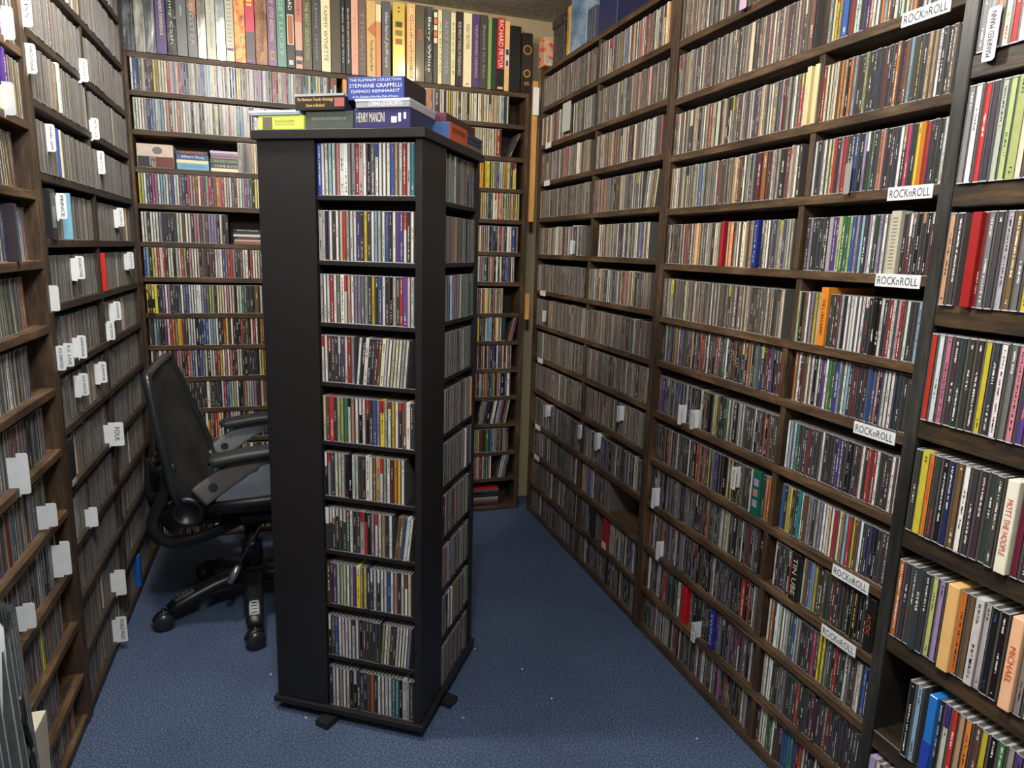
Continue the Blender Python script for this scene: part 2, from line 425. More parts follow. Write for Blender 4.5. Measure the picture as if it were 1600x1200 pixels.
for lo, hi in zip(sorted(ZK), sorted(ZK)[1:]):
    kb('divider', (KXM-.009, YB+.003, lo+TH), (KXM+.009, YB+.144, hi), pine if hi > 2.05 else wood_z)
kb('back_panel', (KX0+.022, YB+.144, .02), (KX1-.022, YB+.15, ZK[0]), backing)
UK = t
# corner infill posts
tag(box('corner_post', (-.64, 3.217, 0), (KX0-.001, 3.30, 2.25), wood_z), 'dark vertical wooden post in the left back corner between two shelving units', 'post')
p = tag(box('pine_strip', (1.171, 3.268, .145+CAMZ), (1.195, 3.286, .80+CAMZ), pine, bev=.001), 'long pale pine strip standing upright in the right back corner', 'wooden strip')
p = tag(box('pine_strip', (1.168, 3.268, -.34+CAMZ), (1.188, 3.286, -.21+CAMZ), pine, bev=.001), 'short pale pine block low in the right back corner', 'wooden strip')
# ------------------------------------------------------------------ lettering
def text_mesh(s, size, shear=0, sx=1.0):
    c = bpy.data.curves.new('lettering', 'FONT'); c.body = s; c.size = size; c.align_x = 'CENTER'; c.align_y = 'CENTER'; c.resolution_u = 2; c.shear = shear
    o = bpy.data.objects.new('tmp', c); me = bpy.data.meshes.new_from_object(o); bpy.data.objects.remove(o); bpy.data.curves.remove(c)
    if sx != 1:
        for v in me.vertices: v.co.x *= sx
    return me
def fit(me, w, h):
    xs = [v.co.x for v in me.vertices]; ys = [v.co.y for v in me.vertices]
    if not xs: return me
    cx, cy = (max(xs)+min(xs))/2, (max(ys)+min(ys))/2; fx = w/max(1e-6, max(xs)-min(xs)); fy = h/max(1e-6, max(ys)-min(ys))
    for v in me.vertices: v.co.x = (v.co.x-cx)*fx; v.co.y = (v.co.y-cy)*fy
    return me
def lettering(s, w, h, mat, parent, origin, right, up, lift=.0004, shear=0):
    """flat print: text centred on origin, running along `right`, in the parent's own axes"""
    me = fit(text_mesh(s, .02, shear), w, h)
    r = Vector(right).normalized(); u = Vector(up).normalized(); n = r.cross(u)
    M = Matrix((r, u, n)).transposed().to_4x4(); M.translation = Vector(origin)+n*lift
    me.transform(M)
    return link('lettering', me, mat, parent)
# ROCKnROLL labels on the boards of the middle unit
bx, by = UB.location.x, UB.location.y
for i, (ya, yb, zc) in enumerate([(1.066, 1.175, .4815), (1.048, 1.154, .141), (1.047, 1.157, -.0355), (1.054, 1.164, -.3625), (1.067, 1.173, -.7105), (1.078, 1.183, -.8705)]):
    z = zc+CAMZ-.002
    pl = box('shelf_label', (XR-.0025-bx, ya-by, z-.013), (XR-.0022-bx+.0014, yb-by, z+.014), white_card, UB)
    lettering('ROCKnROLL', abs(yb-ya)*.90, .0165, ink, pl, (XR-.0025-bx, (ya+yb)/2-by, z), (0, -1, 0), (0, 0, 1), .0003)
bx, by = UA.location.x, UA.location.y
for zc, px in [(.493, 868), (.322, 863), (-.197, 859), (-.53, 855), (-.873, 851), (-1.035, 846)]:
    y = on_x(px, 600-(zc-0)*0, XR).y if False else 3.14
    z = zc+CAMZ-.001
    box('shelf_label', (XR-.0025-bx, y-.035-by, z-.012), (XR-.0008-bx, y+.035-by, z+.013), white_card, UA)
# ------------------------------------------------------------------ rows of discs
def MR(X, yl, z): return frame_matrix((X, yl, z), (0, -1), (-1, 0))     # right wall, starts at the far (left) end
def ML(X, yl, z): return frame_matrix((X, yl, z), (0, 1), (1, 0))       # left wall, starts at the near (left) end
def MK(x, z): return frame_matrix((x, YB+.004, z), (1, 0), (0, -1))
ORD = ['top', 'second', 'third', 'fourth', 'fifth', 'sixth', 'seventh', 'eighth', 'ninth', 'tenth', 'eleventh', 'twelfth', '13th', '14th', '15th', '16th', '17th']
SPECIAL = []
def special(name, M, s, t, h, dep, rgb, label, cat='box set', txt=None, tcol=(20, 20, 20), tw=None, th=None, shear=0, z=0, y=0, cap=None, vertical=-1, tz=0):
    """a thick or odd box in a row, an object of its own: body plus its printed lettering"""
    e = thing(name, label, cat); e.matrix_world = M @ Matrix.Translation((s, y, z))
    mat = rgb if not isinstance(rgb, tuple) else plain(name+'_card', rgb, .4, coat=.2)
    box('case', (0, 0, 0), (t, dep, h), mat, e, .0012)
    if txt:
        ww = tw or h*.8; hh = th or t*.6
        # print runs down the spine
        me_o = lettering(txt, ww, hh, plain('print_ink', tcol, .5), e, (t/2, 0, h/2+tz), (0, 0, -1), (1, 0, 0), .0005, shear)
    if cap: # a band of another colour round one end
        lo, hi, c2 = cap
        box('band', (-.0003, -.0004, h*lo), (t+.0003, dep*.5, h*hi), plain('band_card', c2, .5), e)
    return e

# -- unit A
wA = 'right wall farthest unit'
for i, z in enumerate(ZA):
    zt = z+TH
    for bay, (ya, yb) in enumerate(((3.240, 2.650), (2.622, 2.083))):
        L = ya-yb; M = MR(XR+.004+(.011 if i >= 7 else 0), ya, zt)
        wh = ('%s shelf' % ORD[i], wA+(', far bay' if bay == 0 else ', near bay'))
        pal = 'dim' if i < 7 else 'dark' if i > 8 else 'dim'
        if i < 6: pal = random.choice(('warm', 'warm', 'dim'))
        if (i, bay) == (4, 1):
            s = fill(M, .075, L-.06, 'warm', wh, prot=.003); continue
        if (i, bay) == (3, 1):
            s = fill(M, 0.004, L-.13, 'warm', wh); fill(M, s+.012, L-.03, 'warm', wh, lean=.14); continue
        if (i, bay) == (10, 1):
            s = fill(M, .01, L*.36, 'mixd', wh); fill(M, s, s+.10, 'mixd', wh, prot=.002); fill(M, L-.012, L+.0, 'grz', wh); continue
        if (i, bay) == (11, 1):
            s = fill(M, .01, L*.33, 'dark', wh)
            fill(M, s+.085, L-.03, 'mixd', wh); continue
        fill(M, .004, L-random.choice((.004, .012, .02)), pal, wh, hvar=.004)
# -- unit B
wB = 'right wall middle unit'
BSTR = {2: 'asggrgkdwwk gwwlwaawwwwawkrwww'}
BR = {  # near bay, read from the photograph, left to right
    3: 'rccccosko gddhddddmddodzldddsswddzddadwk',
    4: 'wdvwccrdirddbdvWdedsidddwSdqdyordddwlidddddg',
    5: 'dvdddddgppheehbvldvwdvwgwwddWmSdkSdkWmWmdd',
    6: 'hkzwvyco dlddmgdwwwwwWddkkwdrwgrwddlw',
    7: 'owmzcwkwdpweeplwldmdddbbonwwwndddssdddek',
    8: 'wlwtdddmdddwdddnppdkkddwdrrwdddwwgrwwddddkkw',
    9: 'bdhyddtwzsvdgvwwcwrcslryzwdnnkddddorddddwbw',
    10: 'wddddTkrgwtwzblyddzddmdddkkkkkWdddd',
    11: 'wodwwwwgebggndddqdyyvedrddwadwwbndrdw',
    12: 'cwwwddaavddddrddddmdddzmddddddddd',
    13: 'dwwweewdmnbbttpdrwdkdwndh'}
for i, z in enumerate(ZB):
    zt = z+TH
    for bay, (ya, yb) in enumerate(((2.030, 1.422), (1.390, .790))):
        L = ya-yb; M = MR(XR+.004+(.011 if i >= 7 else 0), ya, zt)
        wh = ('%s shelf' % ORD[i], wB+(', far bay' if bay == 0 else ', near bay'))
        if bay == 1:
            if i in BR:
                # the photograph shows this bay up to about Y = 1.05
                n = len(parse(BR[i])); Lv = n*.0104 if n*.0104 < L-.01 else L-.01
                st = fill(M, .004, .004+Lv, None, wh, string=BR[i], prot=.003)
                fill(M, st, L-.004, 'rock', wh)
            else: fill(M, .004, L-.004, 'mixd' if i < 3 else 'rock', wh)
        else:
            pal = 'dim' if i < 3 else 'warm' if i in (3, 4, 5) else 'dim' if i in (6,) else 'rock' if i < 11 else 'dark'
            fill(M, .004, L-.004, pal, wh, hvar=.003)
# special boxes in the near bay of B stand in front positions read from the photograph
def b_at(px, py, i):  # distance along the near bay of B for a photo column
    return 1.390 - on_x(px, py, XR).y
# -- unit C (nearest, right edge)
wC = 'right edge unit'
CR = {1: 'a g s Rc r w d c a w k r b w d c a d k w c m v w d a k l w c y k d w a',
      2: 'awrdg hhc pavdkwbdrwmcakdwldpvwcdakwd',
      3: 'sdd k m adgzaypvwadcrkwbdlmwcakdvwdkac',
      4: 'rwidddd yd waipz owrdkacwbdvmkwcadyk',
      5: 'dyodknzwddddwdmdwkadwcrkwbadkmwcvadk',
      6: 'oddddhvRwaozwgkkvvgcrrrdsawkdcbwmadk',
      7: 'klhbdPwrsozykegPwcBwywekadcrwbkadm',
      8: 'vwadgvkdawcdkbwmadwcrkdawbkdwca'}
ZCs = sorted(ZC, reverse=True)
for i, z in enumerate(ZCs):
    zt = z+.030
    M = MR(XC-.004, .722, zt)
    wh = ('%s shelf' % ORD[i], wC)
    st = CR.get(i-1)
    s0 = .004
    if i == 8: s0 = .052
    if st: fill(M, s0, s0+len(parse(st))*.0112, None, wh, string=st, prot=.002)
    elif i: fill(M, s0, .45, 'mixd', wh)
# -- unit L1 / L2
wL1, wL2 = 'left wall near unit', 'left wall far unit'
LR = {5: 'wwgcwsirzwwggpoww ccgyro', 6: 'wbboybnwpwwgwwrg ', 7: 'wrrwhhwghwweewcaassoo', 8: 'wvwiwwblwwwwrwhcywzwgbo', 9: 'gdwdwrrz wwiiibddonnndwgi', 10: 'wltwwgycwwrwvddvgg eehh', 11:'awwddvwwllddddcwpww'}
for i, z in enumerate(ZL1):
    M = ML(XL-(.004 if i < 5 else .02), .66, z+TH); L = 2.004-.66
    wh = ('%s shelf' % ORD[i], wL1)
    gap = {5: .055, 6: .02, 7: .075, 8: .10, 9: .05, 10: .08, 11: .05, 12: .06, 13: .12, 14: .02}.get(i, .01)
    if i in LR:
        n = len(parse(LR[i])); Lx = n*.0118
        fill(M, .004, L-gap-Lx, 'left', wh)
        fill(M, L-gap-Lx, L-gap, None, wh, string=LR[i], lean=-.07 if i in (5, 7) else 0)
    else: fill(M, .004, L-gap, 'left', wh)
for i, z in enumerate(ZL2):
    for bay, (ya, yb) in enumerate(((2.056, 2.590), (2.620, 3.190))):
        M = ML(XL-(.0 if i < 6 else .014), ya, z+TH); L = yb-ya
        wh = ('%s shelf' % ORD[i], wL2+(', near bay' if bay == 0 else ', far bay'))
        fill(M, .004, L-random.choice((.006, .02, .03)), 'dim' if i < 9 else 'grz', wh, hvar=.004, prot=.004)
# -- back wall
KR = {1: 'wbdagdmnyscwcrgvwrbkngwagvbglwcbwggwkbdyaasgwvvibwgddrkcl',
      2: 'wwwwgdblgllwszwwogwwwkwwddwwweckgwwiwwtblwwknwwcck',
      3: None,
      4: 'yhwbdqvwllwabwwdnnrlozwrbhqdzoirwgwdmcwlqtdkycybwgdi',
      5: 'wwdwwwvdddkdwwzwwdiv zvzvvvkwkd',
      6: 'blkywrwrdcwkwwrhdiwwckzdkmdwgwbarrgkdmwwkrwwcpd',
      7: 'yycyndpwvddndwdbwwwwwvpehhkwccwiwckwwe',
      8: 'ddgtkkpwrozyoddwwwkndbbwllwdkrydwkkkrdzkwr',
      9: 'wdkwdcdrkdiikdrgbgnbawkwwmrywiwikmwwdkddddkwyzapw',
      10: 'wkiwwwwklllladdddddddwkdddnwrblcgw'}
for i0, z in enumerate(ZK):
    if i0 == 0: continue
    i = i0-1
    zt = z+TH
    for bay, (xa, xb) in enumerate(((-.558, .279), (.306, 1.14))):
        if bay == 0 and i >= 0:
            st = KR.get(i+1)
            M = MK(xa, zt); L = xb-xa
            wh = ('%s shelf' % ORD[i0], 'back wall left bay')
            if i == 2:      # shelf with flat stacks and a few upright cases
                fill(M, .395, .64, 'warm', wh); fill(M, .645, L-.004, 'mixd', wh); continue
            if i == 4:
                s = fill(M, .004, .345, None, wh, string=KR[5]); fill(M, .475, L-.004, 'mixd', wh, lean=.0); continue
            if st:
                Lx = min(len(parse(st))*.0104, L-.01)
                s = fill(M, .004, .004+Lx, None, wh, string=st); fill(M, s, L-.004, 'mixd', wh)
            else: fill(M, .004, L-.004, 'mixd', wh)
        else:
            M = MK(xa, zt); L = xb-xa
            wh = ('%s shelf' % ORD[i0], 'back wall right bay')
            gap = {0: .075, 1: .11, 2: .02, 3: .012, 4: .014, 5: .02, 6: .08, 7: .0, 8: .03, 9: .03, 10: .02, 11: .03, 12: .10}.get(i, 0)
            pal = 'jazz' if i < 4 else 'mixd'
            if i == 14-0: continue
            if i == 1:
                fill(M, .004, L-gap, pal, wh); fill(M, L-.075, L-.055, 'dark', wh, lean=.42); continue
            if i == 7:
                fill(M, .004, L-.06, pal, wh); fill(M, L-.052, L-.03, None, wh, string='ob', lean=.22); continue
            if i == 10:
                fill(M, .004, L-.22, pal, wh); fill(M, L-.21, L-gap-.03, 'mixd', wh, lean=.18); continue
            if i == 12:
                fill(M, .004, L-gap-.02, pal, wh); fill(M, L-.09, L-.04, 'dark', wh, lean=.2); continue
            if i == 6:
                fill(M, .004, L-gap, 'jazz', wh); fill(M, L-gap+.006, L-gap+.016, 'warm', wh, lean=-.12); continue
            if i >= 13: continue
            fill(M, .004, L-gap, pal, wh)
# ------------------------------------------------------------------ the revolving tower
TF = Vector((.331, 1.669)); TA = .991; TS = .472
ur = Vector((math.cos(TA), math.sin(TA))); ul = Vector((-ur.y, ur.x))      # along the right face, along the front face (to the left)
TC = TF + (ur+ul)*TS/2
TWM = Matrix.Translation((TC.x, TC.y, 0)) @ Matrix.Rotation(TA, 4, 'Z')
TW = thing('cd_tower', 'tall black square revolving CD tower standing in the middle of the blue carpet', 'cd tower', (TC.x, TC.y, 0), TA)
# local axes of the tower: +x = ur, +y = ul; front face at x = -TS/2, right face at y = -TS/2
B0, B1 = .028, .045; TT0, TT1 = .258+CAMZ, .280+CAMZ
hs = TS/2
box('base_board', (-hs, -hs, B0), (hs, hs, B1), melamine, TW, .001)
box('top_board', (-hs, -hs, TT0), (hs, hs, TT1), melamine, TW, .001)
for k, (a, b) in enumerate((((-.275, -.022), (.275, .022)), ((-.022, -.275), (.022, .275)))):
    o = box('foot_bar', (a[0], a[1], 0), (b[0], b[1], .019), melamine, TW, .001, rot=(0, 0, math.radians(-13)))
lathe('swivel', [(.12, .020), (.12, .028)], plast, TW)
bo = TS/2-.010    # body half size
SH = [.124, -.037, -.196, -.354, -.516, -.672, -.830, -.992, -1.153]
TR = [
 'bwwlwiwwagrgwkaBwwwwbswrwt', 'ggnwdwcrgwwpdydwlgwbdwppRwdw', 'gwwrwawRwswvvagdydbwdkcdrpcw', 'RwwRdddWdpcrvwdwdnmzcwwccwgw',
 'czrdhheKwswWkwRkdbvRygRwywRdzwd', 'WkRldWcwwkkwwddwwzsRwgwmoyw', 'WdWdWdWdWdWdRewddRgKrkaRwwsdw', 'ddpwhwwcpWysynWdwWnwwbwidwZwc', 'WkdbwwwwMwwkmddd nhwcddwwwwv', 'nwwgwwkWkddnzodwwwwttkwgd']
for q in range(4):
    R = Matrix.Rotation(q*math.pi/2, 4, 'Z')
    # q=0: the front face (x = -bo); viewer's right corner is at y = -bo
    def tb(nm, a, b):
        bm = bmesh.new(); bm_box(bm, a, b, .0008); bm.transform(R); return link(nm, bm_mesh(bm, nm), melamine, TW)
    tb('side_panel', (-bo, -bo, B1), (-bo+.163, -bo+.018, TT0))
    tb('back_board', (-bo+.148, -bo+.018, B1), (-bo+.160, bo-.166, TT0))
    for k, zz in enumerate(SH):
        tb('shelf_board', (-bo+.004, -bo+.018, zz+CAMZ-.012), (-bo+.148, bo-.163-.0, zz+CAMZ))
    Mw = TW.matrix_world
    Rz = Matrix.Translation((TC.x, TC.y, 0)) @ Matrix.Rotation(TA, 4, 'Z') @ R
    zs = SH+[None]
    for k, zz in enumerate(zs):
        zt = (zz+CAMZ) if zz is not None else B1
        # viewer's right is local -y, inward is +x
        y_left = bo-.164
        o = Rz @ Vector((-bo+.006, y_left, zt))
        u = (Rz.to_3x3() @ Vector((0, -1, 0))); nn = (Rz.to_3x3() @ Vector((-1, 0, 0)))
        M = frame_matrix((o.x, o.y, zt), (u.x, u.y), (nn.x, nn.y)); L = (y_left)-(-bo+.018)
        face = ('front of the black tower', 'left side of the black tower', 'back of the black tower', 'right side of the black tower')
        wh = ('%s shelf' % ORD[k], face[q if q != 1 else 1])
        if q == 0:
            st = TR[k]; n = len(parse(st)); Lu = L-.006
            if k == 5: Lu = L-.032
            if k == 7: Lu = L-.012
            if k == 3:
                fill(M, .003, .003+.096, None, wh, string=''.join(['RwwRdddWdpcrv']), prot=.0015)
                fill(M, .103, L-.026, None, wh, string='wdwdnmzcwwccwgw', lean=.085, prot=.0015)
                continue
            if k == 6:
                s = fill(M, .003, .205, None, wh, string='WdWdWdWdWdWdRewddRgKrkaRwwsdw', prot=.0015)
                fill(M, s+.004, L-.018, None, wh, string='zzbww', lean=.11, prot=.0015); continue
            if k == 8:
                s = fill(M, .003, .165, None, wh, string='WkdbwwwwMwwkmdddn', prot=.003)
                fill(M, s+.001, L-.018, None, wh, string='hwcddwwwwv', lean=.07, prot=.0015); continue
            fill(M, .003, .003+Lu, None, wh, string=st, prot=.0015)
        elif q == 3:
            fill(M, .003, L-random.choice((.004, .012)), 'grz' if k < 5 else 'mixd' if k > 7 else 'dim', wh, prot=.004)
        else:
            fill(M, .003, L-.004, 'mixd', wh)
# ------------------------------------------------------------------ lamps
bulb_m = NT('lit_bulb'); bulb_m.b.inputs['Emission Color'].default_value = (1, .93, .82, 1); bulb_m.b.inputs['Emission Strength'].default_value = 12; bulb_m = bulb_m.m
for i, (x, y, z, wt, col, rad) in enumerate(LAMPS):
    L = bpy.data.lights.new('lamp_light', 'SPOT' if i == 1 else 'POINT'); L.energy = wt; L.color = col; L.shadow_soft_size = rad
    lo = bpy.data.objects.new('lamp_light', L); COL.objects.link(lo); lo.location = (x, y, z-.03)
    if i == 1:
        L.spot_size = math.radians(125); L.spot_blend = .6
        lo.rotation_euler = (Vector((.62, 3.3, 1.95))-Vector((x, y, z-.03))).to_track_quat('-Z', 'Y').to_euler()
    e = thing('ceiling_lamp', ['ceiling lamp with a bare bulb above the office chair', 'ceiling lamp with a bare bulb above the back right corner', 'ceiling lamp with a bare bulb above the camera'][i], 'lamp', (x, y, CEIL))
    lathe('canopy', [(.055, -.022), (.06, -.004), (.06, -.0005)], white_card, e)
    lathe('stem', [(.008, z+.035-CEIL), (.008, -.022)], white_card, e)
    lathe('bulb_socket', [(.022, z+.005-CEIL), (.024, z+.035-CEIL)], white_card, e)
# ------------------------------------------------------------------ tall box sets on top of the back shelf
KTOP = ZK[0]+TH
def C(*a): return a
BS = [ # px left, px right at the base, top px (None: taller than the frame), colour, text, text colour, details, label words
 (193,211.5,None,C(92,98,104),None,None,'wrap','silver-black crinkled'),
 (212.5,228.5,None,C(196,196,186),None,None,'wrap','pale silver crinkled plastic-wrapped'),
 (229.5,245,None,C(168,176,182),None,None,'mirror','mirror silver'),
 (246,262,None,C(66,42,112),'THE JIMI HENDRIX EXPERIENCE',C(226,214,150),None,'purple with cream lettering, left end'),
 (262.8,277.5,None,C(66,76,78),'Johnny Cash',C(190,196,190),'wrap','dark green-grey shrink-wrapped'),
 (278,294.5,None,C(84,88,90),'ANTHOLOGY',C(222,222,220),'badge','slate grey with a white emblem'),
 (295,310,None,C(76,76,78),'GANGSTER',C(170,170,168),'tanshape','dark grey with a tan shape'),
 (310.8,324,None,C(170,166,164),None,None,'mirror','wide silver-pink'),
 (324.8,339,None,C(182,182,168),'I WANT TO BE LOVED',C(140,140,132),None,'pale grey-beige with faint lettering'),
 (339.8,354,None,C(196,208,212),None,None,'mirror','bright blue-silver'),
 (354.8,367.5,None,C(186,184,164),None,None,'lines','beige with dashed lines and a purple bar'),
 (368.2,385,None,C(208,132,64),None,None,'psy','orange and yellow swirled'),
 (385.6,400,None,C(196,44,84),None,None,'pinkphoto','crimson pink with yellow letters and a photo foot'),
 (400.8,419,None,C(202,150,108),'BEE KEEPER',C(120,84,60),'wrap','tan plastic-wrapped'),
 (419.8,433.5,None,C(108,80,122),'OTIS!  OTIS REDDING',C(222,196,160),'label','mauve with script and a small orange label'),
 (434.2,448.5,None,C(88,136,118),'GET LUCKY',C(170,196,180),None,'sea green'),
 (449.2,462,None,C(28,28,32),'WARD',C(230,228,220),'orangepanel','black with a boxed orange panel'),
 (462.6,473.8,None,C(206,164,140),'STRAYHORN',C(60,44,44),'wedges','pink-tan with dark wedges'),
 (474.5,488.3,None,C(96,80,58),'THE BEAT GENERATION',C(140,196,130),None,'brown with green lettering'),
 (489,502.5,None,C(64,66,68),'LEONE  LENIER',C(150,152,150),None,'charcoal with thin spaced lettering'),
 (503.2,517.4,None,C(226,218,180),'TAMMY WYNETTE',C(110,104,84),None,'cream with tall grey lettering'),
 (518,533.5,None,C(76,70,52),None,None,None,'plain dark olive'),
 (534,540.2,None,C(34,36,38),'from all nine lives',C(200,204,204),None,'slim black with white script'),
 (540.8,549,None,C(30,32,34),'the who thirty years of maximum r&b',C(226,226,220),None,'black with small white typewriter lettering'),
 (549.8,560.4,None,C(216,164,144),'h a p p y  b i r t h d a y',C(180,96,84),None,'salmon pink'),
 (561,572.6,None,C(104,90,84),'TINA!!!',C(150,120,112),None,'taupe with big faint letters'),
 (573.6,587.4,None,C(206,172,112),'The Bocephus Box',C(70,56,40),'tanshape','golden tan with a small arrow'),
 (588,595.6,6,C(206,142,96),None,None,'creamtop','orange-tan with a cream top'),
 (597.4,610.6,1,C(84,86,96),'Garland Jeffreys',C(216,216,214),None,'slate blue with white handwriting'),
 (614,632.8,2,C(218,192,92),None,None,'gold','golden yellow with three little pictures'),
 (636,648.6,5,C(226,180,120),'Quadrophenia',C(70,44,50),'ornate','peach with an ornate frame'),
 (649.4,663,7,C(80,76,60),'AC/DC',C(226,108,40),'shorttext','dark olive with short orange letters'),
 (663.8,676,9,C(70,74,74),'Barry White',C(226,226,210),'wrap','black glossy shrink-wrapped'),
 (676.8,683,14,C(52,56,56),None,None,'oranges','slim dark with an orange and white top'),
 (684,690,15,C(226,216,170),'ALBUMS',C(150,140,110),None,'slim cream, left of the silver-grey one'),
 (690.6,703.2,14,C(112,116,116),'ALICE COOPER',C(160,164,166),None,'silver grey'),
 (704,711,19,C(224,214,172),'best of',C(150,140,112),None,'slim cream, right of the silver-grey one'),
 (711.8,722.6,17,C(42,38,42),'BOB MARLEY SONGS OF FREEDOM BOX',C(206,198,190),None,'brown-black with a line of small print'),
 (723.4,736.2,19,C(230,220,182),'EVERLY BROTHERS',C(96,88,66),'redoval','wide cream with grey capitals'),
 (737,748,21,C(82,62,120),'THE JIMI HENDRIX EXPERIENCE',C(200,176,130),None,'purple with tan lettering, right end'),
 (748.6,760.4,22,C(70,70,64),'Beyond the blue',C(150,154,146),None,'dark grey with a small blue figure'),
 (761.6,767,29,C(132,160,100),None,None,None,'slim leaf green'),
 (767.8,774.4,27,C(30,66,46),None,None,None,'bottle green'),
 (775.2,786.8,27,C(190,40,40),'RICHARD PRYOR',C(236,226,220),'pryor','red with bold white capitals over black'),
 (787.4,794.6,32,C(222,186,130),None,None,'bwphoto','tan with a black and white photo'),
 (795.4,812,39,C(24,22,20),None,None,None,'wide plain black, near the right end'),
 (813.6,830,50,C(34,30,28),None,None,'discs','black with gold discs, last on the right')]
def mat_wrap(nm, c):
    n = NT(nm); v = n.coord('Object', (8, 1, 1.3)); w = n.noise(v, 6, 5, .6)
    col = n.ramp(w, [(.35, lin(tuple(x*.55 for x in c))), (.6, lin(c))]); n.bump(w, 1.0, .03); return n.set(col, .12, spec=.9, coat=1)
for j, (pl, pr_, ty, c, txt, tc, ex, lab) in enumerate(BS):
    bot = 86+(j/46)*62
    y0 = YB-.004
    a = on_y(pl, 81+(pl-193)*.1063, y0); b = on_y(pr_, 81+(pr_-193)*.1063, y0)
    w = b.x-a.x; h = .312 if ty is None else max(.26, on_y(pl, ty, y0).z-KTOP)
    if j in (2, 9, 13): h = .325
    e = thing('box_set', lab+' tall box set on the back shelf', 'box set', (a.x, y0, KTOP), 0, 'tall box sets on the back shelf')
    if ex == 'wrap': mt = mat_wrap('shrink_wrapped_card', c)
    elif ex == 'mirror':
        n = NT('silver_foil_card'); ww = n.noise(n.coord('Object', (3, 1, 1)), 4, 3); n.bump(ww, .3, .02); mt = n.set(lin(c), .16, .9)
    elif ex == 'gold': n = NT('gold_gloss_card'); mt = n.set(lin(c), .25, .25, .8, .6)
    elif ex == 'psy':
        n = NT('swirl_print'); v = n.coord('Object', (1, 1, 1)); ww = n.noise(v, 26, 4, .6)
        mt = n.set(n.ramp(ww, [(.34, lin((150, 60, 44))), (.44, lin((214, 110, 56))), (.54, lin((226, 180, 70))), (.66, lin((110, 130, 130)))]), .4)
    else: mt = plain('box_card', c, .38, coat=.3, var=.04)
    dep = .145 if j != 3 else .145
    box('case', (0, 0, 0), (w, dep, h), mt, e, .0015)
    nb = [0]
    def band(lo, hi, cc, ins=.0, nm='printed_panel'):
        nb[0] += 1
        return box(nm, (w*ins, -.0004-.00025*nb[0], h*lo), (w*(1-ins), .0005, h*hi), plain('panel_ink', cc, .45), e)
    if txt:
        tw, th = h*.72, w*.42
        tz = h*.5
        if ex == 'shorttext': tw, th, tz = h*.14, w*.45, h*.62
        if ex == 'badge': tw, th, tz = h*.13, w*.18, h*.62
        if j == 5: tz = h*.55
        if ex == 'orangepanel': tw, tz = h*.25, h*.86
        if ex == 'wedges': tw, tz = h*.34, h*.86
        if j == 26: tw, tz = h*.42, h*.28
        if j == 3: tw, tz = h*.66, h*.56
        if j == 38: tw, tz = h*.33, h*.68
        if j == 14: tw, tz = h*.62, h*.62
        if ex == 'pryor': tw, tz, th = h*.66, h*.64, w*.6
        if j in (8, 19, 24): th = w*.22
        lettering(txt, tw, th, plain('print_ink', tc, .5), e, (w*.5, 0, tz), (0, 0, -1), (1, 0, 0), .0016, .2 if j in (14, 28) else 0)
    if ex == 'pryor': band(0, .30, (26, 24, 24)); band(.02, .05, (222, 190, 140), .15)
    if ex == 'badge': band(.86, .93, (232, 232, 230), .2)
    if ex == 'tanshape':
        bm = bmesh.new(); vs = [bm.verts.new(p) for p in ((w*.05, -.0006, h*.62), (w*.95, -.0006, h*.52), (w*.95, -.0006, h*.74))]; bm.faces.new(vs)
        link('printed_wedge', bm_mesh(bm, 'wedge'), plain('tan_ink', (176, 116, 72), .5), e)
    if ex == 'lines':
        for q in range(15): band(.2+q*.05, .206+q*.05, (116, 114, 100), .25, 'printed_line')
        band(.14, .165, (110, 60, 122), .12)
    if ex == 'pinkphoto':
        band(.0, .03, (70, 50, 120)); band(.04, .40, (88, 88, 86), .04)
        for q in range(5): band(.72+q*.05, .75+q*.05, (226, 190, 60), .22)
    if ex == 'label': band(.08, .19, (206, 150, 90), .3); band(.10, .17, (120, 110, 110), .36)
    if ex == 'orangepanel': band(.30, .68, (228, 222, 206), .12); band(.31, .67, (170, 96, 62), .2); band(.04, .10, (200, 200, 196), .25)
    if ex == 'wedges': band(.16, .24, (60, 66, 84), .02); band(.06, .11, (60, 66, 84), .1); band(.60, 1.0, (190, 120, 112), .0)
    if ex == 'creamtop': band(.76, .995, (232, 210, 170))
    if ex == 'gold':
        for q in range(3): band(.46+q*.11, .53+q*.11, [(150, 92, 74), (134, 110, 60), (72, 60, 56)][q], .22)
        for q in (0, 1): band(.87+q*.05, .885+q*.05, (60, 44, 30), .42)
    if ex == 'ornate': band(.03, .97, (206, 156, 116), .2); band(.05, .95, (232, 190, 132), .27)
    if ex == 'oranges':
        for q, cc in enumerate(((226, 210, 190), (206, 120, 70), (230, 216, 196), (206, 120, 70), (226, 214, 190))): band(.55+q*.085, .62+q*.085, cc, .1)
    if ex == 'redoval': band(.03, .05, (190, 90, 50), .35)
    if ex == 'bwphoto': band(.34, .62, (206, 206, 206), .1); band(.36, .44, (50, 50, 50), .3); band(.52, .6, (60, 60, 60), .2)
    if ex == 'discs':
        bm = bmesh.new()
        for cz, r0 in ((h*.72, w*.40), (h*.33, w*.34)):
            bm_lathe(bm, [(r0, 0), (r0, .001)], 20, Matrix.Translation((w*.52, -.0002, cz)) @ Matrix.Rotation(math.pi/2, 4, 'X'))
        link('printed_disc', bm_mesh(bm, 'printed_disc'), plain('gold_ink', (178, 122, 62), .4), e)
        bm = bmesh.new()
        for cz, r0 in ((h*.72, w*.30), (h*.33, w*.22)):
            bm_lathe(bm, [(r0, 0), (r0, .0016)], 20, Matrix.Translation((w*.52, -.0002, cz)) @ Matrix.Rotation(math.pi/2, 4, 'X'))
        link('printed_disc', bm_mesh(bm, 'printed_disc'), plain('dark_ink', (48, 36, 28), .4), e)
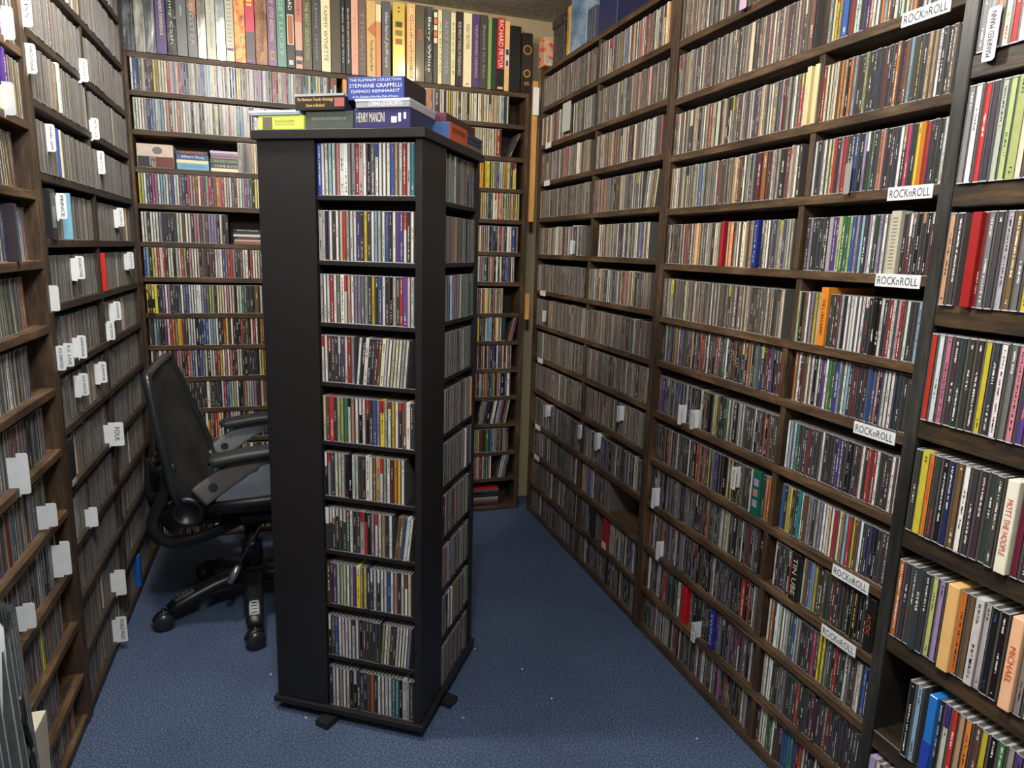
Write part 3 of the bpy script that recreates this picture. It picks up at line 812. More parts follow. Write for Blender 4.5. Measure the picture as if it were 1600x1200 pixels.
        lettering('40', w*.5, w*.35, plain('gold_ink2', (190, 140, 90), .4), e, (w*.5, 0, h*.16), (1, 0, 0), (0, 0, 1), .0009)
# ------------------------------------------------------------------ things on top of the far right unit
ztop = .824+CAMZ+TH
def topbox(name, label, y0, y1, h, mat, dep=.14, x=XR+.006, txt=None, cat='box'):
    e = thing(name, label, cat, (x, y1, ztop))
    box('case', (0, -(y1-y0), 0), (dep, 0, h), mat, e, .002)
    return e
def multi(nm, cols, sc):
    n = NT(nm); v = n.coord('Object', (1, 1, 1)); w = n.noise(v, sc, 4, .7)
    return n.set(n.ramp(w, [(p, lin(c)) for p, c in cols]), .45)
graf = multi('graffiti_print', [(.36, (60, 44, 110)), (.44, (206, 70, 90)), (.52, (232, 170, 60)), (.6, (90, 150, 190)), (.7, (230, 220, 200))], 34)
topbox('boxed_set', 'small box with a colourful cartoon print at the far right corner of the shelving top', 3.16, 3.235, .125, graf, x=XR-.03)
wv = multi('woven_grey_print', [(.4, (30, 29, 30)), (.6, (74, 72, 70))], 70)
e = topbox('boxed_set', 'dark grey woven-pattern box leaning on the far right shelving top', 3.00, 3.13, .175, wv, x=XR+.0)
box('lid', (-.006, -.136, .145), (.145, .004, .181), wv, e, .002)
e = topbox('boxed_set', 'slim yellow box beside the tall pale blue box up on the right shelving', 2.955, 2.985, .20, plain('amber_card', (206, 160, 72), .5))
lettering('COLLECTION', .12, .012, ink, e, (0, -.015, .11), (0, 0, -1), (0, -1, 0), .001)
sky = multi('pale_blue_print', [(.36, (84, 112, 146)), (.5, (122, 150, 178)), (.66, (178, 190, 196))], 9)
topbox('boxed_set', 'tall pale blue box on top of the far right shelving', 2.78, 2.945, .285, sky, dep=.155)
for q in range(6):
    topbox('cd_case', ('%s dark case leaning behind the tall pale blue box on the right shelving' % ['first', 'second', 'third', 'fourth', 'fifth', 'sixth'][q]), 2.765-.0115*(q+1), 2.765-.0115*q, .125, plain('smoky_case', (84, 92, 104) if q % 2 else (44, 50, 60), .25), cat='CD').rotation_euler = (-.0, 0, 0)
topbox('boxed_set', 'navy blue box at the top edge of the picture on the right shelving', 2.50, 2.66, .26, plain('navy_card', (38, 44, 84), .4))
# ------------------------------------------------------------------ boxes on top of the tower
def tower_box(name, label, s0, s1, z0, h, f0, dep, rgb, txt=None, tcol=(230, 230, 230), tw=.8, th=.5, side=None, lid=None, lift=0, mat=None, cat='box set', shear=0):
    """s: distance from the front right corner along the front; f: distance behind the front edge"""
    e = thing(name, label, cat); e.matrix_world = TWM @ Matrix.Translation((-hs+f0, -hs+s1, TT1+z0)) 
    # x goes inward, y must run to the viewer's right (local -y)
    w = s1-s0
    mt = mat or plain(name+'_card', rgb, .35, coat=.3)
    box('case', (0, -w, 0), (dep, 0, h), mt, e, .0015)
    if side: box('side_print', (.002, -w-.0006, .001), (dep-.002, -w+.0005, h-.001), plain('side_card', side, .45), e)
    if lid: box('clear_lid', (-.001, -w-.001, h-.004), (dep+.001, .001, h+.0015), plain('clear_lid_plastic', lid, .15, spec=.8), e)
    if txt:
        for i, (s, cy, hh, ww, dx) in enumerate(txt):
            lettering(s, w*ww, h*hh, plain('print_ink', tcol, .5), e, (0, -w/2-dx*w, h*cy), (0, -1, 0), (0, 0, 1), .0009, shear)
    return e
def s_of(px, py=201):
    """distance along the tower's front edge of a photo column"""
    r0 = ray(px, py); n_ = -ur; k = (TF.dot(n_))/(Vector((r0.x, r0.y)).dot(n_)); P = Vector((r0.x, r0.y))*k
    return (P-TF).dot(ul)
bx1 = tower_box('boxed_set', 'yellow-green box lettered THE JAZZ CRUSADERS at the left end of the tower top', s_of(474), s_of(402), 0, .034, .004, .13, (190, 204, 92), [('THE JAZZ CRUSADERS', .58, .2, .44, .08), ('THE PACIFIC JAZZ QUINTET STUDIO SESSIONS', .36, .12, .42, .08)], (50, 60, 50))
box('photo_panel', (-.0008, -.040, .002), (0.0005, -.014, .030), plain('photo_grey', (96, 92, 84), .5), bx1)
tower_box('cd_case', 'clear pale blue CD case lying across the yellow-green box on the tower', s_of(468), s_of(390), .0345, .010, .002, .14, (176, 190, 206), lid=(200, 214, 226), cat='CD')
tower_box('boxed_set', 'dark grey-green box under the gold-lettered black box on the tower top', s_of(550), s_of(476), 0, .042, .006, .135, (72, 80, 76), [('GERALD WILSON ORCHESTRA 1961', .58, .16, .72, 0)], (140, 148, 142))
e = tower_box('boxed_set', 'black box with gold script lying on the dark grey-green box', s_of(538), s_of(462), .0425, .037, .000, .150, (36, 34, 36), [('The Manhattan Transfer Anthology', .66, .26, .74, -.08), ('Down in Birdland', .32, .2, .38, -.08)], (226, 184, 96), side=(40, 46, 62), lid=(150, 160, 170), shear=.25)
box('photo_panel', (-.0008, -.134, .008), (.0005, -.108, .028), plain('photo_red', (156, 84, 76), .5), e)
e = tower_box('boxed_set', 'navy box lettered HENRY MANCINI at the front corner of the tower top', s_of(640), s_of(552), 0, .045, .004, .145, (50, 48, 96), [('HENRY MANCINI', .55, .5, .5, -.2)], (206, 206, 180), side=(38, 46, 78))
for q, (a, b, c_, d_) in enumerate(((-.112, -.098, .012, .026), (-.123, -.116, .014, .034), (-.136, -.130, .02, .035))): box('white_figure', (-.0008, a, c_), (.0005, b, d_), plain('figure_white', (206, 208, 226), .5), e)
tower_box('cd_case', 'pale clear double CD case lettered LONNIE LISTON SMITH on the navy box', s_of(640), s_of(556), .0455, .019, .000, .165, (150, 152, 162), [('LONNIE LISTON SMITH', .5, .62, .62, .06)], (232, 232, 236), side=(176, 170, 168), lid=(196, 198, 210), cat='CD')
tower_box('boxed_set', 'royal blue box lettered THE PLATINUM COLLECTION on the pale clear case', s_of(628), s_of(540), .066, .052, .012, .14, (52, 70, 140), [('THE PLATINUM COLLECTION', .86, .11, .9, 0), ('STEPHANE GRAPPELLI', .62, .17, .92, 0), ('DJANGO REINHARDT', .36, .17, .86, 0), ('& The Quintet of the Hot Club of France', .13, .11, .8, 0)], (206, 210, 226), side=(46, 38, 44))
# right-hand group, laid along the tower's right edge
def tr(px, py=215):
    r0 = ray(px, py); n_ = -ul; k = TF.dot(n_)/(Vector((r0.x, r0.y)).dot(n_)); P = Vector((r0.x, r0.y))*k
    return (P-TF).dot(ur)
def redge(name, label, t0, t1, z0, h, rgb, w=.14, inset=.003, **k):
    return tower_box(name, label, inset, inset+w, z0, h, t0, t1-t0, rgb, **k)
e = redge('boxed_set', 'blue and orange box lettered OSCAR PETERSON on the right edge of the tower top', .175, .315, 0, .044, (66, 96, 146), w=.145)
box('orange_panel', (.0, -.1462, .0), (.140, -.1449, .044), plain('orange_card', (202, 92, 44), .45), e)
lettering('OSCAR PETERSON', .105, .013, ink, e, (.068, -.1462, .027), (1, 0, 0), (0, 0, 1), .0005)
redge('boxed_set', 'maroon box with small pale labels resting on the blue and orange box', .185, .42, .0445, .024, (96, 52, 68), w=.15, inset=.016, side=(66, 42, 42))
for q in range(3):
    redge('cd_case', '%s navy CD case of the flat pile at the tower top right corner' % ['lowest', 'middle', 'uppermost'][q], .325, .455, q*.0135, .013, (44, 56, 96) if q else (64, 70, 74), w=.14, cat='CD', side=(52, 58, 90) if q else (110, 112, 104))
# ------------------------------------------------------------------ flat piles on the back shelves
def pile(x0, x1, zb, items, who, group):
    z = zb
    for h, c, txt, tc, lab in items:
        e = thing('boxed_set' if h > .012 else 'cd_case', lab, 'box set' if h > .012 else 'CD', (x0+random.uniform(0, .004), YB+.006, z), 0, group)
        box('case', (0, 0, 0), (x1-x0, .13, h-.0004), plain('card', c, .4, coat=.2), e, .0008)
        if txt: lettering(txt, (x1-x0)*.72, h*.55, plain('print_ink', tc, .5), e, ((x1-x0)/2, 0, h/2), (1, 0, 0), (0, 0, 1), .0005)
        z += h
zz = ZK[3]+TH
e = thing('boxed_set', 'big box with a portrait over a black and maroon foot, back shelf', 'box set', (-.553, YB+.004, zz))
box('case', (0, 0, 0), (.138, .13, .095), plain('cream_card', (206, 192, 180), .4), e, .001)
box('black_panel', (.002, -.0008, .002), (.066, .0005, .045), plain('blk', (34, 36, 34), .5), e)
box('maroon_panel', (.066, -.0008, .002), (.137, .0005, .045), plain('mar', (108, 44, 40), .5), e)
bm = bmesh.new(); bm_lathe(bm, [(.019, 0), (.019, .0012)], 20, Matrix.Translation((.078, 0, .070)) @ Matrix.Rotation(math.pi/2, 4, 'X') @ Matrix.Diagonal((1.0, .78, 1, 1)))
link('portrait', bm_mesh(bm, 'portrait'), plain('portrait_grey', (112, 108, 104), .5), e)
lettering('SLEEP', .04, .022, plain('pale', (206, 206, 200), .5), e, (.058, 0, .024), (0, 0, -1), (1, 0, 0), .0012)
pile(-.408, -.283, zz, [(.026, C(104, 170, 206), 'THE CHARLEY JORDAN', C(60, 90, 120), 'light blue box at the foot of the pile beside the portrait box'), (.015, C(222, 218, 180), None, None, 'cream box under the royal blue one in the same pile as the portrait box'), (.022, C(40, 78, 146), 'Albert King', C(230, 230, 226), 'royal blue box lettered Albert King in a flat pile'), (.015, C(46, 44, 40), 'GIANTS', C(214, 100, 50), 'black box with orange word, topmost of the second pile')], 'x', 'boxes lying flat on the third back shelf')
pile(-.275, -.148, zz, [(.015, C(226, 222, 186), None, None, 'cream box at the foot of the pile right of the Albert King box'), (.018, C(44, 52, 50), 'EDDIE BOYD', C(196, 200, 196), 'grey-black box second from below in the third flat pile'), (.020, C(54, 84, 62), 'BIG JOE TURNER', C(150, 170, 140), 'green box in the third flat pile on the back shelf'), (.012, C(126, 96, 100), None, None, 'mauve-brown case below the lilac ones in the third flat pile'), (.010, C(150, 110, 156), None, None, 'lilac case, second from top of the third flat pile'), (.011, C(196, 184, 206), None, None, 'pale lilac case, topmost of the third flat pile')], 'x', 'boxes lying flat on the third back shelf')
zz = ZK[5]+TH
pile(-.196, -.078, zz, [(.012, C(110, 104, 84), None, None, 'olive case at the foot of the small flat pile on the back wall'), (.010, C(206, 150, 140), None, None, 'pink and cream case in the small flat pile on the back wall'), (.011, C(40, 36, 38), 'greatest', C(190, 110, 90), 'black case with a thin red line in the small flat pile'), (.011, C(206, 206, 206), None, None, 'white case in the middle of the small flat pile'), (.011, C(36, 36, 40), None, None, 'black case with white edge near the top of the small flat pile'), (.011, C(30, 31, 34), 'BEATLES', C(196, 200, 206), 'topmost black case of the small flat pile')], 'x', 'cases lying flat on the sixth back shelf')
zz = ZK[14]+TH
cols = [C(84, 84, 80), C(60, 60, 62), C(120, 60, 56), C(150, 150, 150), C(44, 44, 46), C(96, 96, 98), C(54, 60, 66), C(140, 120, 100), C(40, 40, 42)]
def pilemess(x0, x1, n, nm, gp):
    z = zz
    for q in range(n):
        c = cols[(q*5+n) % len(cols)]; 
        if n == 10 and q == 9: c = C(176, 40, 36)
        if n == 9 and q > 6: c = [C(72, 130, 180), C(206, 186, 130)][q-7]
        e = thing('cd_case', '%s case from the bottom of the %s on the lowest back shelf' % (ORD[q] if q else 'first', nm), 'CD', ((x0+x1)/2+random.uniform(-.004, .004), YB+.07+random.uniform(-.006, .012), z), random.uniform(-.06, .06), gp)
        box('case', (-(x1-x0)/2, -.065, 0), ((x1-x0)/2, .065, .0098), plain('pile_case', c, .3), e, .0006); z += .0100
pilemess(.92, 1.06, 10, 'right-hand flat pile', 'cases piled on the lowest back shelf')
pilemess(.775, .912, 9, 'left-hand flat pile', 'cases piled on the lowest back shelf')
# ------------------------------------------------------------------ index cards standing between the discs
def tab_mesh(w, h, t, rad=.006, both=False):
    """thin card in the x-z plane, 0..w by 0..h, outer corners rounded"""
    pts = []
    def arc(cx, cz, a0):
        for q in range(5):
            a = a0+math.pi/2*q/4; pts.append((cx+rad*math.cos(a), cz+rad*math.sin(a)))
    if both: arc(rad, rad, math.pi)
    else: pts.append((0, 0))
    arc(w-rad, rad, -math.pi/2); arc(w-rad, h-rad, 0)
    if both: arc(rad, h-rad, math.pi/2)
    else: pts.append((0, h))
    bm = bmesh.new(); a = [bm.verts.new((x, -t/2, z)) for x, z in pts]; b = [bm.verts.new((x, t/2, z)) for x, z in pts]
    bm.faces.new(a); bm.faces.new(b[::-1]); n = len(a)
    for q in range(n): bm.faces.new((a[q], b[q], b[(q+1) % n], a[(q+1) % n]))
    return bm
def card_left(px, py0, py1, label, txt=None, prot=.030, wpx=None, tcol=(40, 40, 44), body=True):
    """tab seen from the camera: px column of the tab's middle, rows of its top and foot"""
    c0 = on_x(px-6, (py0+py1)/2, XL+.004); y = c0.y
    zt, zb = on_y(px, py0, y).z, on_y(px, py1, y).z
    h = zt-zb
    e = thing('index_card', label, 'index card', (XL, y, zb), 0, 'white index cards on the left wall')
    bm = tab_mesh(prot, h, .001)
    link('tab', bm_mesh(bm, 'tab'), white_card, e)
    box('card_sheet', (-.125, -.0004, -.005), (.002, .0004, h*.9), white_card, e)
    if txt: lettering(txt, min(h*.82, .012*len(txt)), prot*.34, plain('pen', tcol, .6), e, (prot*.56, -.0005, h*.5), (0, 0, -1), (1, 0, 0), .0006)
    return e
CL = [(41, -22, 42, 'KISS', 'white card lettered KISS at the top left'), (49, 68, 115, 'MADONNA', 'white card lettered MADONNA'), (133, 92, 128, 'MARLEY', 'white card near the left wall top with faint lettering'), (151, 185, 218, 'METALLICA', 'white card lettered METALLICA'),
      (80, 194, 237, 'PEARL JAM', 'white card lettered PEARL JAM'), (160, 236, 272, 'PINK FLOYD', 'white card lettered PINK FLOYD'), (98, 302, 342, 'PRINCE', 'white card lettered PRINCE beside a black case'), (191, 325, 354, 'QUEEN', 'white card lettered QUEEN'),
      (127, 400, 436, 'ROLLING STONES', 'white card lettered ROLLING STONES'), (207, 394, 420, 'ROOTS', 'white card close to the back corner, faint lettering'), (86, 446, 486, None, 'blank white card hanging below the card lettered ROLLING STONES'), (186, 471, 500, 'ROXANNE', 'white card with pen lettering over a red spine, left wall'),
      (176, 502, 531, 'THE SMITHS', 'white card with faint lettering below the red-spined one'), (130, 524, 560, 'SANTANA', 'white card lettered SANTANA'), (109, 536, 573, 'R.S. LIVE', 'pinkish white card lettered R.S. LIVE'), (96, 541, 579, 'R.S. RARITIES', 'pinkish white card lettered R.S. RARITIES'),
      (163, 565, 598, 'ZAPPA', 'white card lettered ZAPPA'), (133, 583, 618, 'SOUL VARIOUS', 'cream card with dark lettering two columns left of ZAPPA'), (178, 660, 697, 'FOLK', 'wide white card lettered FOLK'),
      (148, 792, 823, None, 'blank pale card low on the left wall, left of the chair'), (188, 890, 930, None, 'blank grey-white card above the card lettered WORLD MUSIC'), (190, 963, 1003, 'WORLD MUSIC', 'pale card lettered WORLD MUSIC near the carpet')]
for px, a, b, tx, lb in CL:
    card_left(px, a, b, lb, tx, prot=.045 if tx == 'FOLK' else .032 if px > 185 and a > 880 else .022)
for px, a, b, lb in [(13, 10, 62, 'blank bluish card at the top left edge of the picture'), (14, 128, 180, 'blank pale card with a purple box above it at the left edge'), (37, 708, 772, 'large blank cream card below a fiery orange sleeve'), (82, 786, 823, 'blank lilac-white card by the near left post'), (104, 845, 898, 'blank off-white card low by the near left post'), (47, 942, 982, 'small blank lilac card, lowest on the left wall')]:
    card_left(px, a, b, lb, None, prot=.022)
def card_right(px, py0, py1, label, txt=None, X=XR, prot=.016, wid=.022, col=white_card, tcol=(40, 40, 44), flip=False):
    """tab bent flat against the spines on the right wall"""
    c = on_x(px, (py0+py1)/2, X-prot); zt, zb = on_x(px, py0, X-prot).z, on_x(px, py1, X-prot).z; h = zt-zb
    e = thing('index_card', label, 'index card', (X-prot, c.y, zb), 0, 'white index cards on the right wall')
    bm = tab_mesh(wid, h, .0008, min(.004, wid*.3), True)
    bm.transform(Matrix(((0, 1, 0, .0004), (1, 0, 0, -wid/2), (0, 0, 1, 0), (0, 0, 0, 1))))
    link('tab', bm_mesh(bm, 'tab'), col, e)
    box('card_sheet', (.0008, wid/2-.0009, 0), (.13, wid/2, h*.95), col, e)
    if txt:
        r = (0, 0, 1) if flip else (0, 0, -1); u = (0, 1, 0) if flip else (0, -1, 0)
        lettering(txt, h*.84, wid*.45, plain('pen', tcol, .6), e, (0, 0, h/2), r, u, .0006)
    return e
card_right(1549, 12, 94, 'white card lettered MANFRED MANN on the unit at the right edge', 'MANFRED MANN', X=XC, wid=.017, prot=.010, flip=True)
card_right(1146, 729, 765, 'white card lettered THE HOLLIES left of the green box', 'THE HOLLIES', wid=.020)
card_right(1081, 640, 671, 'white card with pen lettering beside a blank one, middle right unit', 'CHEAP & TRICK', wid=.018)
card_right(1062, 632, 664, 'blank pale card left of a dark red spine, middle right unit', None, wid=.020)
card_right(1020, 762, 795, 'blank white card beside a blue spine, far edge of the middle right unit', None, wid=.018)
card_right(1027, 846, 876, 'blank white card low at the far edge of the middle right unit', None, wid=.018)
card_right(1083, 973, 1004, 'pale card with tiny lettering beside the bright red box', 'LED ZEP', wid=.022, prot=.02)
card_right(1324, 255, 303, 'grey card with a tiny mark under a green spine, middle right unit', None, wid=.018, col=plain('grey_card', (150, 146, 142), .5))
card_right(853, 633, 652, 'small white card with a handwritten name, far right unit, upper left', 'EAGLES', wid=.03)
card_right(905, 664, 686, 'white card with dark marks at the start of the second bay, far right unit', 'ABCD', wid=.03)
card_right(931, 676, 704, 'white card lettered CURE, far right unit', 'CURE', wid=.028)
card_right(966, 634, 659, 'white card lettered CREAM, far right unit', 'CREAM', wid=.024)
card_right(849, 485, 503, 'small white card near the corner at mid height, far right unit', None, wid=.03)
card_right(885, 160, 205, 'wide pale grey card beside the pale pine strip, far right unit', None, wid=.09, col=plain('pale_grey_card', (178, 186, 182), .5))
card_right(893, 375, 397, 'small white and blue card under a cream spine, far right unit', None, wid=.03)
card_right(1161, -6, 14, 'lilac card cut off by the top edge of the picture', None, wid=.03, col=plain('lilac_card', (206, 176, 206), .5))
e = thing('label_plate', 'white plate with tiny marks on the long pale pine strip', 'label', (1.168, 3.262, .645+CAMZ))
box('plate', (0, -.0015, 0), (.03, .0, .125), white_card, e, .0)
# ------------------------------------------------------------------ odd boxes that stand out in rows
def odd_right(px, py, zi, unitz, X, w, h, rgb, label, txt=None, tcol=(20, 20, 20), tw=None, th_=None, y=-.008, cap=None, thk=TH, flip=False, tz=0, lean=0):
    yy = on_x(px, py, X).y
    M = MR(X+.004, yy+w/2, unitz[zi]+thk)
    if lean: M = M @ Matrix.Rotation(lean, 4, 'Y')
    e = thing('boxed_set', label, 'box set'); e.matrix_world = M @ Matrix.Translation((0, y, 0))
    box('case', (0, 0, 0), (w, .14, h), plain('card', rgb, .4, coat=.2), e, .001)
    if cap: box('band', (-.0003, -.0005, h*cap[0]), (w+.0003, .002, h*cap[1]), plain('band', cap[2], .45), e)
    if txt: lettering(txt, tw or h*.8, th_ or w*.5, plain('print_ink', tcol, .5), e, (w/2, 0, h/2+tz), (0, 0, -1), (1, 0, 0), .0009)
    return e
def clear_slot(X, yc, w, zt, side=1):
    """drop the generated cases that would stand inside a box's slot"""
    for r in ALL:
        c = r['M'].translation
        if abs(c.x-X) < .03 and abs(c.z-zt) < .02:
            a, b = (c.y-r['t'], c.y) if side > 0 else (c.y, c.y+r['t'])
            if b > yc-w/2+.0005 and a < yc+w/2-.0005: r['dead'] = True
ODD = [ # px, py, shelf z list, index, X, w, h, colour, label, text ...
 dict(px=1285, py=500, zi=7, U='B', w=.022, h=.138, c=(222, 138, 44), label='orange box lettered THE J. GEILS BAND standing taller than its neighbours', txt='THE J. GEILS BAND', tw=.085),
 dict(px=1396, py=380, zi=6, U='B', w=.024, h=.130, c=(196, 190, 168), label='thick beige box covered in small print beside two red-banded spines', txt='IIIIIIIIIIIIIII', tcol=(150, 146, 128)),
 dict(px=1260, py=165, zi=4, U='B', w=.013, h=.134, c=(226, 206, 150), label='cream box, left one of two alike left of a red box'),
 dict(px=1272, py=160, zi=4, U='B', w=.013, h=.134, c=(228, 210, 156), label='cream box, right one of two alike left of a red box'),
 dict(px=1238, py=900, zi=10, U='B', w=.030, h=.128, c=(30, 28, 26), label='wide black box with tall pale capitals low on the middle right unit', txt='TIN UBE', tcol=(206, 200, 186), tw=.10),
 dict(px=1177, py=775, w=.030, h=.128, c=(18, 96, 76), label='dark green thick box with three small pictures on its spine', pics=1, U='B', zi=0),
 dict(px=1064, py=962, w=.026, h=.130, c=(190, 22, 28), label='plain bright red box standing proud on a low shelf, middle right unit', U='B', zi=0),
 dict(px=1108, py=988, w=.023, h=.128, c=(44, 44, 140), label='royal blue box with white scribbled lettering on a low shelf, right wall', txt='SWING', tcol=(206, 210, 230), U='B', zi=0),
 dict(px=1129, py=365, w=.012, h=.128, c=(168, 34, 44), label='crimson slim box between cream spines, middle right unit', U='B', zi=0),
 dict(px=1182, py=362, w=.014, h=.126, c=(30, 52, 128), label='royal blue slim box with white lettering between cream spines, right wall', txt='Sound & Fury', tcol=(220, 220, 230), U='B', zi=0),
 dict(px=923, py=828, w=.030, h=.127, c=(34, 34, 42), label='black thick CD box beside a red and gold one, low on the far right unit', U='A', zi=0),
 dict(px=942, py=830, w=.034, h=.127, c=(150, 30, 36), label='red and gold CD box with a white foot, low on the far right unit', U='A', zi=0, cap=(.0, .22, (206, 200, 196))),
 dict(px=890, py=180, w=.0, h=.127, c=(150, 30, 36), label='', U='X', zi=0),
 dict(px=1352, py=990, zi=10, U='B', w=.022, h=.127, c=(26, 25, 26), label='black box with an orange flame mark near the right end of a low shelf', txt='AC/DC', tcol=(214, 90, 40), tw=.05),
]
for d in ODD:
    if d['U'] == 'X': continue
    Z = sorted(ZB if d['U'] == 'B' else ZA, reverse=True)
    yc = on_x(d['px'], d['py'], XR).y
    i = min(range(len(Z)), key=lambda k: abs(Z[k]+TH+.06-on_x(d['px'], d['py'], XR).z)); d['zi'] = i
    clear_slot(XR+.004, yc, d['w'], Z[i]+TH)
    e_ = odd_right(d['px'], d['py'], i, Z, XR, d['w'], d['h'], d['c'], d['label'], d.get('txt'), d.get('tcol', (40, 30, 20)), d.get('tw'), y=-.006+(.008 if i >= 7 else 0), cap=d.get('cap'))
    if d.get('pics'):
        for q, cc in enumerate(((150, 150, 170), (170, 120, 110), (160, 140, 180))): box('picture', (.006, -.0008, .026+q*.030), (.024, .0005, .046+q*.030), plain('picture_ink', cc, .5), e_)
ZC_ = sorted(ZC, reverse=True)
for px, py, w, h, c, lab, txt, tc, tw in [
 (1517, 410, .013, .124, (146, 24, 24), 'dark red box with a glossy side on the unit at the right edge', None, None, None),
 (1578, 800, .015, .125, (228, 224, 206), 'cream case lettered MOTT THE HOOPLE at the right edge of the picture', 'MOTT THE HOOPLE', (196, 60, 50), .075),
 (1487, 950, .017, .128, (224, 180, 116), 'thick tan cardboard box standing proud on the right edge unit', None, None, None),
 (1457, 1110, .013, .126, (34, 112, 196), 'bright blue cardboard box with a darker foot, low at the right edge', None, None, None),
 (1582, 1030, .015, .128, (236, 186, 150), 'peach box with orange print hanging over the shelf at the right edge', 'MICHAEL', (206, 96, 50), .05)]:
    P = on_x(px, py, XC); i = min(range(len(ZC_)), key=lambda k: abs(ZC_[k]+.03+.06-P.z))
    clear_slot(XC-.004, P.y, w, ZC_[i]+.03)
    odd_right(px, py, i, ZC_, XC-.008, w, h, c, lab, txt, tc or (0, 0, 0), tw, thk=.030, y=-.006, cap=(0, .42, (36, 64, 170)) if 'bright blue' in lab else None)
ZL_ = sorted(ZL1, reverse=True); ZL2_ = sorted(ZL2, reverse=True)
for px, py, w, h, c, lab, txt, tc, Zs in [
 (24, 365, .017, .128, (60, 52, 60), 'dark box lettered BOB DYLAN in blue at the left edge', 'BOB DYLAN', (110, 140, 206), ZL_),
 (8, 150, .014, .130, (84, 50, 150), 'purple box with white script at the left edge of the picture', 'the king', (226, 226, 232), ZL_),
 (82, 345, .048, .128, (34, 34, 38), 'wide black case with a chrome picture left of the PRINCE card', None, None, ZL2_),
 (110, 350, .010, .128, (120, 178, 204), 'sky blue case right of the PRINCE card', None, None, ZL2_),
 (92, 262, .011, .126, (46, 86, 190), 'blue case below and right of the PEARL JAM card', None, None, ZL2_),
 (92, 150, .016, .130, (206, 220, 200), 'pale mint box in the row of the MADONNA card', None, None, ZL2_),
 (97, 268, .010, .126, (200, 190, 150), 'cream patterned case right of a blue one, left wall', None, None, ZL2_),
 (163, 420, .010, .126, (196, 48, 40), 'bright red case right of a stack of slim sleeves, left wall', None, None, ZL2_),
 (219, 905, .022, .128, (30, 96, 190), 'bright blue pair of cases low in the left back corner', None, None, ZL2_),
 (112, 740, .045, .134, (40, 38, 48), 'dark case turned with its cover outward left of the FOLK card', None, None, ZL2_)]:
    P = on_x(px, py, XL); i = min(range(len(Zs)), key=lambda k: abs(Zs[k]+TH+.06-P.z))
    clear_slot(XL, P.y, w, Zs[i]+TH, -1)
    M = ML(XL-.004, P.y-w/2, Zs[i]+TH)
    e = thing('boxed_set', lab, 'box set'); e.matrix_world = M @ Matrix.Translation((0, -.009, 0))
    box('case', (0, 0, 0), (w, .135, h), plain('card', c, .38, coat=.3), e, .001)
    if txt: lettering(txt, h*.62, w*.62, plain('print_ink', tc, .5), e, (w/2, 0, h*.55), (0, 0, -1), (1, 0, 0), .0009)
    if 'chrome' in lab: box('picture', (.008, -.0008, .03), (.036, .0005, .085), plain('chrome_print', (120, 128, 134), .3), e)
    if 'cover outward' in lab: box('cover_frame', (.004, -.0008, .004), (w-.004, .0005, .02), plain('barcode', (176, 176, 170), .3), e)
ALL[:] = [r for r in ALL if not r.get('dead')]
# ------------------------------------------------------------------ the office chair
HX, HY = -.140, 2.598
CH = thing('office_chair', 'black mesh office chair with grey arms standing left of the black tower', 'chair', (HX, HY, 0))
def cw(x, y, z): return (x-HX, y-HY, z)
for k in range(5):
    a = math.radians(128.5+72*k); R = Matrix.Rotation(a, 4, 'Z')
    path = [(.02, 0, .135), (.08, 0, .132), (.15, 0, .120), (.22, 0, .100), (.275, 0, .082), (.300, 0, .070)]
    bm = bmesh.new(); bm_sweep(bm, path, [.038, .036, .033, .031, .030, .025], [.030, .028, .024, .021, .020, .014], (0, 0, 1), 12, 2.6); bm.transform(R)
    leg = link('leg', bm_mesh(bm, 'leg', True), plast, CH)
    bm = bmesh.new(); bm_sweep(bm, [(.195, 0, .1235), (.235, 0, .1165), (.280, 0, .1020)], [.014, .018, .018], .0035, (0, 0, 1), 12, 2.4); bm.transform(R)
    link('foot_plate', bm_mesh(bm, 'foot_plate', True), plain('pale_grip', (150, 160, 160), .35) if k in (2,) else plain('grey_grip', (92, 96, 96), .4), leg)
    bm = bmesh.new()
    for q in range(6):
        f = q/5; x = .200+f*.072; z = .1310-f*.0232
        bm_box(bm, (x-.0022, -.0085, z-.003), (x+.0022, .0085, z+.001))
    bm.transform(R); link('grip_slots', bm_mesh(bm, 'grip_slots'), plast, leg)
    # twin wheel caster, swivelled
    sw = [.35, .25, .30, -.2, .6][k]
    Rc = Matrix.Translation((.318*math.cos(a), .318*math.sin(a), 0)) @ Matrix.Rotation(sw, 4, 'Z')
    bm = bmesh.new()
    for sgn in (-1, 1):
        Mw_ = Rc @ Matrix.Translation((0, sgn*.0135, .0325)) @ Matrix.Rotation(-sgn*math.pi/2, 4, 'X')
        bm_lathe(bm, [(.031, -.0125), (.0325, -.009), (.0325, .004), (.027, .011), (.012, .015)], 22, Mw_)
    cas = link('caster', bm_mesh(bm, 'caster', True), plast_s, CH)
    bm = bmesh.new(); bm_sweep(bm, [(-.032, 0, .040), (-.014, 0, .060), (.008, 0, .066), (.026, 0, .056)], .013, .008, (0, 0, 1), 10, 3)
    bm_lathe(bm, [(.008, .052), (.008, .078)], 10); bm.transform(Rc); link('caster_hood', bm_mesh(bm, 'hood', True), plast, cas)
lathe('hub', [(.05, .105), (.052, .15), (.042, .165)], plast, CH, 24)
lathe('gas_column', [(.036, .16), (.038, .25), (.036, .262), (.024, .264), (.024, .36)], plast, CH, 24)
bm = bmesh.new(); bm_box(bm, (-.10, -.075, .345), (.16, .075, .395), .012); bm_box(bm, (-.28, -.04, .352), (-.09, .04, .378), .008)
link('tilt_mechanism', bm_mesh(bm, 'tilt_mechanism'), plast, CH)
